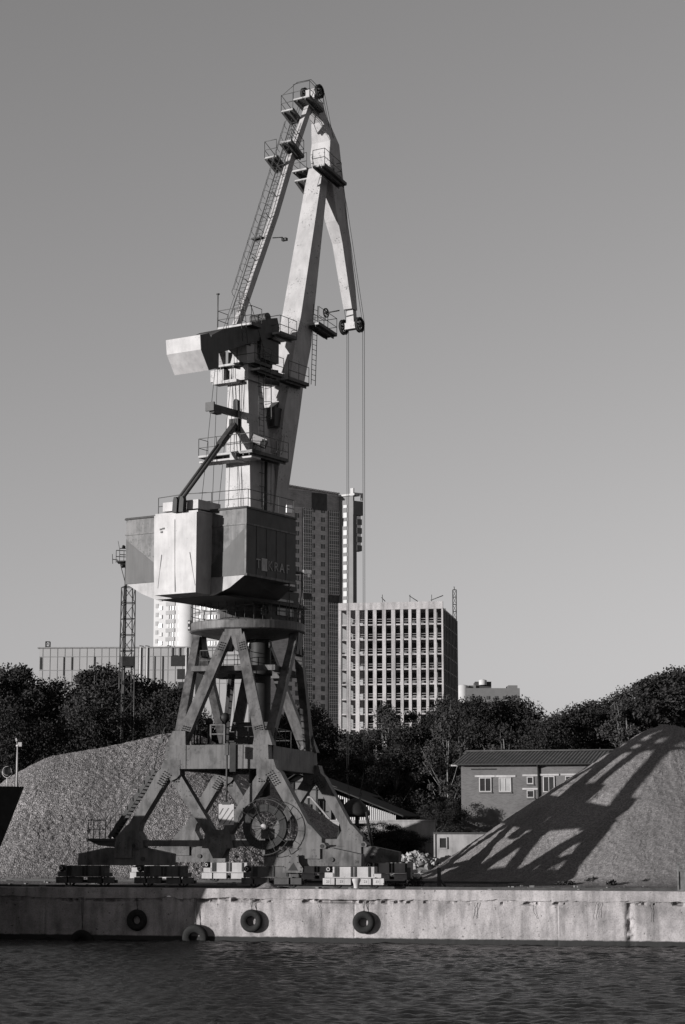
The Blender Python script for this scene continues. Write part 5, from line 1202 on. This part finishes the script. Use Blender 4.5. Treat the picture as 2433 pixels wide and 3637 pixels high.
bay(1166, 1201, 1814, 2112, 9); bay(1075, 1105, 1806, 2106, 9); bay(1166, 1201, 2142, 2560, 13); bay(1075, 1105, 2130, 2550, 13)
rband(1073, 2025, 1082, 2038, 'bright', 'lit_pane', .75); rband(1084, 2025, 1102, 2038, 'bright', 'lit_pane', .75); rband(1090, 2040, 1096, 2051, 'bright', 'lit_pane', .75); rband(1014, 1795, 1034, 1822, 'bright', 'lit_pane', .75)
# lit end strip of the wing
S0 = T0 + TR * ur; a3 = R(35.0); SU = V((math.cos(a3), -math.sin(a3), 0)); SN = V((-math.sin(a3), -math.cos(a3), 0))
def euz(px, py): p = at_plane(px, py, S0, SN); return (p - S0).dot(SU), p.z
ue = euz(1254, 1900)[0]; ze0, ze1 = euz(1210, 1765)[1], euz(1250, 1762)[1]
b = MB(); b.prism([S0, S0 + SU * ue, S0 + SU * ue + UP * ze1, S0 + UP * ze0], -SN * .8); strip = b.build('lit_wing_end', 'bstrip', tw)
for k in range(12):
    u_, z_ = euz(1226, 1799 + 31.0 * k); q = MB(); o_ = S0 + SU * u_ + UP * z_ + SN * .05
    q.box(o_ + SN * .02, SU * .72, SN * .03, UP * (.5 if k == 0 else .85)); q.box(o_ + SU * .86 + SN * .02, SU * .12, SN * .05, UP * (.5 if k == 0 else .9), 1); q.build('window', ['bwin', 'bgrey'], tw)
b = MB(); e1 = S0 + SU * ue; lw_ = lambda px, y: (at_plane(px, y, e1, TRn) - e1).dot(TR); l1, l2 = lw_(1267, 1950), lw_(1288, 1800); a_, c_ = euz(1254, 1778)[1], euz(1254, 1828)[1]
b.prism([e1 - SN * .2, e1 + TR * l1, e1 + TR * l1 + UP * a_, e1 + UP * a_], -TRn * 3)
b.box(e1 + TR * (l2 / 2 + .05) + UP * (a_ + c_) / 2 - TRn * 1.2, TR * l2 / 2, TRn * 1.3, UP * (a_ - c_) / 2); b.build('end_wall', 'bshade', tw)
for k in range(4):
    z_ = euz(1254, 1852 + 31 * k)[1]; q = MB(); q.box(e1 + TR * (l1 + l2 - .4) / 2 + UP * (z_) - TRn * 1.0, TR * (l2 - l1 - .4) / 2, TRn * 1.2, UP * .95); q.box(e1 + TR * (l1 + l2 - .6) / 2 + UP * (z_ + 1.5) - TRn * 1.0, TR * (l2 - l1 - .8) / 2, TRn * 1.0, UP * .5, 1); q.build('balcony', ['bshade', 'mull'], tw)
b = MB(); zc0 = euz(1230, 1757)[1]                                      # crown: open roof frames
b.box(S0 + SU * ue / 2 + UP * (ze0 + .35) - SN * 1.2, SU * (ue / 2 + .8), SN * 1.6, UP * .3); b.box(S0 + SU * ue * .95 + UP * (ze0 + 1.2), SU * .6, SN * .3, UP * 1.3)
b.box(S0 + SU * ue * 1.0 + TR * l2 * .5 + UP * (ze0 + .8), SU * .3, TR * l2 * .5, UP * .25); b.box(S0 + SU * ue + TR * (l2 - .3) + UP * (ze0 - .2), SU * .3, TR * .3, UP * 1.2); b.build('roof_crown', 'bwhite', tw)
b = MB()
for k in range(26): u_ = ur * (k + .5) / 26; zt3 = ruz(1010 + 190 * (k + .5) / 26, 1716 + 38 * ((k + .5) / 26) ** .8)[1]; b.box(T0 + TR * u_ + TRn * .3 + UP * zt3, TR * .35, TRn * .6, UP * .25)
b.build('roof_cornice', 'bdark', tw)
# bright left wing with bays
def luz(px, py): p = at_plane(px, py, T0, TLn); return (p - T0).dot(TL), p.z
ul_ = luz(546, 2200)[0]; zl_ = luz(750, 2040)[1]
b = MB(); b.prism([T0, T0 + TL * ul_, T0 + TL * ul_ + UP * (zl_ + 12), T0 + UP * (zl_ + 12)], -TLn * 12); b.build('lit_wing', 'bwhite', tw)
def lbox(x0, x1, y0, y1, mat, name, out=.3, cyl=False):
    ua, ub = luz(x0, 2200)[0], luz(x1, 2200)[0]; z1_, z0_ = luz((x0 + x1) / 2, y0)[1], luz((x0 + x1) / 2, y1)[1]; q = MB()
    if cyl:
        c_ = T0 + TL * (ua + ub) / 2; rr3 = abs(ua - ub) / 2; q.lathe(c_ - TLn * rr3 * .45 + UP * z0_, UP, [(rr3, 0), (rr3, z1_ - z0_)], 36)
    else: q.box(T0 + TL * (ua + ub) / 2 + TLn * out / 2 + UP * (z0_ + z1_) / 2, TL * abs(ub - ua) / 2, TLn * out / 2, UP * (z1_ - z0_) / 2)
    return q.build(name, mat, tw)
lbox(630, 690, 2020, 2480, 'bwhite', 'round_bay', cyl=True)
def lgroup(panes, y, out, mats):
    q = MB()
    for x0, x1, m_ in panes:
        ua, ub = luz(x0, 2200)[0], luz(x1, 2200)[0]; z1_, z0_ = luz((x0 + x1) / 2, y + 13)[1], luz((x0 + x1) / 2, y + 27)[1]
        (q if mats else restw).box(T0 + TL * (ua + ub) / 2 + TLn * out / 2 + UP * (z0_ + z1_) / 2, TL * abs(ub - ua) / 2, TLn * out / 2, UP * (z1_ - z0_) / 2, m_ if mats else 0)
    if mats: q.build('window', mats, tw)
for k in range(-4, 12):
    y = 2077.6 + 31.2 * k; vis = 1 <= k <= 6
    groups = (((566, 577, k % 2),), ((597, 602, 1), (605, 609, k % 2), (613, 618, 0)), ((638, 644, 0), (648, 654, 1), (658, 663, k % 3 == 0)), ((708, 714, 0), (717, 722, 1), (725, 731, 0)), ((742, 748, 0), (752, 757, 0), (762, 768, 1)))
    for gi, panes in enumerate(groups): lgroup([(a, c_, int(m_)) for a, c_, m_ in panes], y, .9 if gi == 2 else .32, ['bwin', 'bwin2'] if vis else None)
    if vis or k in (7, 8):
        lbox(553, 562, y + 5, y + 20, 'bgrey', 'loggia', .15); lbox(590, 622, y - 2, y + 12, 'bgrey', 'spandrel', .3); lbox(693, 780, y - 2, y + 12, 'bgrey', 'spandrel', .3)
rw = restw.build('window_rows', 'bwin', tw); rw['kind'] = 'stuff'
lbox(785, 955, 2080, 2520, 'bwhite', 'round_bay', .4)

# ------------------------------------------------------------------ long panel-clad building
YP = 330.0; p0 = at_y(138, 2400, YP); AP = R(3.0); PU = V((math.cos(AP), -math.sin(AP), 0)); PV = V((math.sin(AP), math.cos(AP), 0)); P0 = V((p0.x, YP, 0))
pb = empty('panel_building', P0, 'long low building clad in pale grey panels behind the left trees', 'building')
def puz(px, py): p = at_plane(px, py, P0, PV); return (p - P0).dot(PU), p.z
wP = puz(905, 2400)[0]; zPt = puz(400, 2302)[1]
b = MB(); b.box(P0 + PU * wP / 2 + PV * 8 + UP * zPt / 2, PU * wP / 2, PV * 8, UP * zPt / 2); b.build('wall', 'panel', pb)
b = MB(); b.box(P0 + PU * wP / 2 + PV * 8 + UP * (zPt + .1), PU * (wP / 2 + .3), PV * 8.2, UP * .1); b.build('roof', 'joint', pb)
b = MB(); k = 0
for px in np.arange(150, 900, 26.2):
    u_ = puz(px, 2400)[0]; b.box(P0 + PU * u_ - PV * .02 + UP * (zPt / 2), PU * .045, PV * .02, UP * (zPt / 2 - .05))
for py in (2332, 2380, 2428): b.box(P0 + PU * wP / 2 - PV * .025 + UP * puz(400, py)[1], PU * wP / 2, PV * .02, UP * .05)
b.build('panel_joints', 'joint', pb)
for x0, x1, y0, y1 in ((141, 149, 2335, 2378), (224, 229, 2334, 2400), (253, 258, 2334, 2380), (333, 338, 2332, 2366), (547, 551, 2330, 2440), (575, 580, 2330, 2440), (607, 656, 2327, 2366), (629, 656, 2376, 2412), (632, 656, 2422, 2470), (693, 720, 2335, 2470), (735, 765, 2335, 2470)):
    a, c_ = puz(x0, y1), puz(x1, y0); q = MB(); q.box(P0 + PU * (a[0] + c_[0]) / 2 - PV * .05 + UP * (a[1] + c_[1]) / 2, PU * (c_[0] - a[0]) / 2, PV * .05, UP * (c_[1] - a[1]) / 2); q.build('window', 'black', pb)
for px in (497, 521, 660):
    a, c_ = puz(px, 2420), puz(px + 3, 2299); q = MB(); q.box(P0 + PU * a[0] - PV * .12 + UP * (a[1] + c_[1]) / 2, PU * .08, PV * .1, UP * (c_[1] - a[1]) / 2); q.build('light_fin', 'strip', pb)
for px in (610, 636, 662, 688, 714):
    a, c_ = puz(px, 2330), puz(px, 2297); q = MB(); q.box(P0 + PU * a[0] - PV * .12 + UP * (a[1] + c_[1]) / 2, PU * .10, PV * .1, UP * (c_[1] - a[1]) / 2); q.build('roof_mullion', 'joint', pb)
for px in (500, 521, 598, 700):
    p = at_y(px, 2300, YP); q = MB(); q.tube([V((p.x, YP, zPt)), V((p.x - .2, YP, zPt + .5)), V((p.x + .5, YP, zPt + .35))], .07, 4); q.build('roof_lamp', 'steel', pb)
gm = at_y(170, 2300, YP + 6); gl = empty('roof_lattice', V((gm.x, YP + 6, zPt)), 'short open lattice frame on the roof of the long panel building', 'frame')
b = MB(); lattice(b, lambda x, y, z: V((gm.x + x, gm.y + y, z)), zPt, zPt + 1.7, .35, .35, 2, .07); b.build('tower', 'steel', gl)

# ------------------------------------------------------------------ distant block at right
YD = 900.0; d0 = at_y(1655, 2480, YD); d1 = at_y(1848, 2480, YD); db = empty('distant_block', V((d0.x, YD, 0)), 'distant broad apartment block with roof boxes, above the trees right of the frame', 'building')
def DP(px, py, dy=0): return at_y(px, py, YD + dy)
def dbox(x0, x1, y0, y1, mat, name, dy=0, depth=12):
    a, c_ = DP(x0, y1, dy), DP(x1, y0, dy); q = MB(); q.box((a + c_) / 2 + V((0, depth / 2, 0)), V(((c_.x - a.x) / 2, 0, 0)), V((0, depth / 2, 0)), UP * (c_.z - a.z) / 2); return q.build(name, mat, db)
dbox(1660, 1846, 2444, 2920, 'bshade', 'wall'); dbox(1688, 1745, 2421, 2444, 'house_dark', 'roof_box', 3); dbox(1805, 1838, 2434, 2444, 'bshade', 'roof_box', 2); dbox(1665, 1690, 2434, 2444, 'bshade', 'roof_box', 2)  # front toned dark as a face turned from the sun
for x0, x1, y0, y1, nm in ((1632, 1664, 2434, 2900, 'round_stair'), (1702, 1730, 2415, 2432, 'roof_drum')):
    a, c_ = DP(x0, y1), DP(x1, y0); q = MB(); q.lathe(V(((a.x + c_.x) / 2, YD + 2, a.z)), UP, [((c_.x - a.x) / 2, 0), ((c_.x - a.x) / 2, c_.z - a.z), (.01, c_.z - a.z + .5)], 24); q.build(nm, 'bwhite', db)
for k in range(6):
    for r_ in range(2): dbox(1670 + 29 * k, 1680 + 29 * k, 2472 + 30 * r_, 2484 + 30 * r_, 'bwin', 'window', -.3, .3)

# ------------------------------------------------------------------ trees
def tree_parts(seed, hgt, cr, kind):
    rs = np.random.default_rng(seed); rn = random.Random(seed)
    b = MB(); th_ = []; p = V((0, 0, 0)); pts = [p.copy()]
    for k in range(6): p = p + V((rn.uniform(-.25, .25), rn.uniform(-.2, .2), hgt * .145)); pts.append(p.copy())
    b.tube(pts, hgt * (.014 if kind != 'sparse' else .009), 7, 0, hgt * .003)
    cl = []; n = 40 if kind != 'birch' else 34
    for k in range(n):
        t = rn.uniform(.14, 1.0); env = (math.sin(math.pi * min(1, (t * .86 + .10))) ** .6) if kind != 'birch' else math.sin(math.pi * (t * .9 + .07)) ** .8
        a = rn.uniform(0, 6.283); rad = cr * env * math.sqrt(rn.uniform(.1, 1)) * rn.choice((.8, 1, 1, 1.2)); z = hgt * t * .95
        c = V((math.cos(a) * rad, math.sin(a) * rad, z)); cl.append((c, cr * rn.choice((.16, .22, .28, .36, .46)) * (1.05 - .35 * t)))
        base = pts[min(5, max(1, int(t * 5.0)))]
        if k % 2 == 0 or kind == 'birch': mid = base.lerp(c, .5) - UP * .2; b.tube([base, mid, c + (c - base) * (.25 if kind in ('birch', 'sparse') else 0)], hgt * (.0048 if kind != 'sparse' else .0030), 5, 0, hgt * .001)
    cl.append((V((pts[-1].x, pts[-1].y, hgt * .95)), cr * .22))
    Ls = []
    for c, r_ in cl:
        m = int(120 + 1500 * r_ / cr) if kind != 'sparse' else int(70 + 800 * r_ / cr)
        Ls.append(scatter_leaves(m, tuple(c), (r_ * 1.25, r_ * 1.25, r_ * (1.0 if kind != 'birch' else 1.5)), .105 if kind != 'birch' else .09, rs))
    return b, np.concatenate(Ls)
protos = {}
def proto(key):
    if key in protos: return protos[key]
    kind, seed = key; b, Lq = tree_parts(seed, 14.0, {'round': 3.7, 'tall': 2.8, 'birch': 2.5, 'bush': 4.6, 'sparse': 2.4}[kind], kind)
    t = b.build('trunk', 'birch' if kind in ('birch', 'sparse') else 'bark'); n = len(Lq)
    c = np_mesh('crown', Lq.reshape(-1, 3), np.arange(n * 4).reshape(n, 4), {'round': 'leaf', 'tall': 'leaf2', 'birch': 'leaf3', 'bush': 'leaf', 'sparse': 'leaf3'}[kind])
    protos[key] = (t.data, c.data); bpy.data.objects.remove(t); bpy.data.objects.remove(c); return protos[key]
ORD = ['first', 'second', 'third', 'fourth', 'fifth', 'sixth', 'seventh', 'eighth', 'ninth', 'tenth', 'eleventh', 'twelfth', 'thirteenth', 'fourteenth', 'fifteenth', 'sixteenth', 'seventeenth', 'eighteenth', 'nineteenth', 'twentieth']
def plant(px, top, Y, kind, seed, label, wide=1.0, name='tree', cat='tree', grp=None):
    p = at_y(px, top, Y); hgt = p.z; td, cd = proto((kind, seed)); s = hgt / 14.0
    r_ = bpy.data.objects.new(name, None); COL.objects.link(r_); r_.location = (p.x, Y, 0); r_.rotation_euler = (0, 0, (px * 7 + seed * 31) % 6.28); r_.scale = (s * wide * (.88 + .26 * ((px * 13) % 17) / 17), s * wide, s)
    for nm, d in (('trunk', td), ('crown', cd)):
        o = bpy.data.objects.new(nm, d); COL.objects.link(o); o.parent = r_
    tag(r_, label, cat, grp)
KN = {'sparse': 'thin sparse birch with bright trunk', 'round': 'dense dark leafy tree', 'tall': 'slender leafy tree', 'birch': 'airy birch with pale trunk', 'bush': 'broad dark tree'}
def row(items, where, Y, grp):
    for i, it in enumerate(items):
        px, top, kind = it[:3]; wide = it[3] if len(it) > 3 else 1.0
        plant(px, top, Y + (i * 5.3 % 9) - 4, kind, 1 + (i * 3 + int(px)) % 3, KN[kind] + ' ' + where + ', ' + ORD[i] + ' from left', wide, grp=grp)
row([(-60, 2390, 'round'), (25, 2362, 'round'), (78, 2352, 'tall'), (128, 2420, 'round'), (175, 2440, 'tall'), (232, 2410, 'round'), (292, 2385, 'birch'), (345, 2362, 'round'), (395, 2372, 'round'), (452, 2400, 'tall'), (510, 2405, 'round'), (566, 2425, 'birch'), (612, 2428, 'round'), (655, 2490, 'bush'), (705, 2540, 'tall')], 'in the back row left of the crane', 190, 'trees behind the stone heap')
row([(-30, 2520, 'bush'), (60, 2500, 'round'), (150, 2560, 'bush'), (240, 2510, 'birch'), (330, 2500, 'bush'), (420, 2530, 'round'), (505, 2545, 'bush'), (590, 2540, 'round')], 'in the front row above the stone heap', 172, 'trees behind the stone heap')
row([(770, 2590, 'bush'), (850, 2610, 'round'), (930, 2600, 'bush'), (1010, 2540, 'round'), (1085, 2500, 'round'), (1150, 2545, 'bush'), (1215, 2595, 'round'), (1262, 2598, 'tall')], 'between crane legs and unfinished frame', 196, 'trees behind the crane')
row([(1318, 2585, 'bush'), (1365, 2495, 'birch'), (1425, 2575, 'round'), (1480, 2520, 'tall'), (1532, 2535, 'round'), (1580, 2480, 'birch', 1.1), (1640, 2490, 'round'), (1700, 2480, 'round'), (1765, 2475, 'tall', 1.2), (1820, 2480, 'round'), (1875, 2520, 'round')], 'before the unfinished frame and brick house', 192, 'trees behind the brick building')
row([(1940, 2555, 'bush'), (1995, 2525, 'round'), (2060, 2508, 'round'), (2120, 2488, 'tall', 1.2), (2170, 2472, 'round'), (2225, 2450, 'birch', 1.2), (2275, 2420, 'round'), (2325, 2390, 'tall', 1.3), (2385, 2368, 'round'), (2440, 2372, 'round'), (2500, 2400, 'bush')], 'in the rising row above the sand cone', 184, 'trees behind the sand heap')
row([(800, 2740, 'bush', 1.3), (890, 2760, 'bush', 1.3), (985, 2720, 'bush', 1.3), (1075, 2700, 'bush', 1.2), (1170, 2690, 'round', 1.3), (1250, 2700, 'bush', 1.2), (1330, 2690, 'birch', 1.2), (1400, 2650, 'round', 1.2), (1480, 2640, 'birch', 1.1), (1560, 2640, 'bush', 1.2), (1625, 2620, 'birch')], 'in the front row behind the sheds', 184, 'trees behind the crane')
row([(350, 2420, 'sparse'), (1583, 2520, 'sparse'), (1795, 2560, 'sparse'), (2215, 2470, 'sparse')], 'standing before the other trees', 176, 'thin birches')
def bush(px, top, Y, label, wide=1.2): plant(px, top, Y, 'bush', 2, label, wide, 'bush', 'bush', 'bushes behind the quay')
bush(1600, 2835, 156.3, 'tall dark bush against the left corner of the brick building', 1.0)
bush(1545, 2850, 155, 'bush just left of the corner bush by the brick building')
for i, (px, tp) in enumerate(((1130, 2935), (1195, 2945), (1255, 2925), (1310, 2918), (1365, 2915), (1415, 2925), (1460, 2930), (1515, 2925), (1570, 2935), (1630, 2938), (1660, 2930))):
    bush(px, tp + (4 if px in (1310, 1365) else 20), (147.0 if px < 1480 else 156.0) - (i % 3) * .8, 'low dark bush along the pale low wall, ' + ORD[i] + ' from left', 1.9)
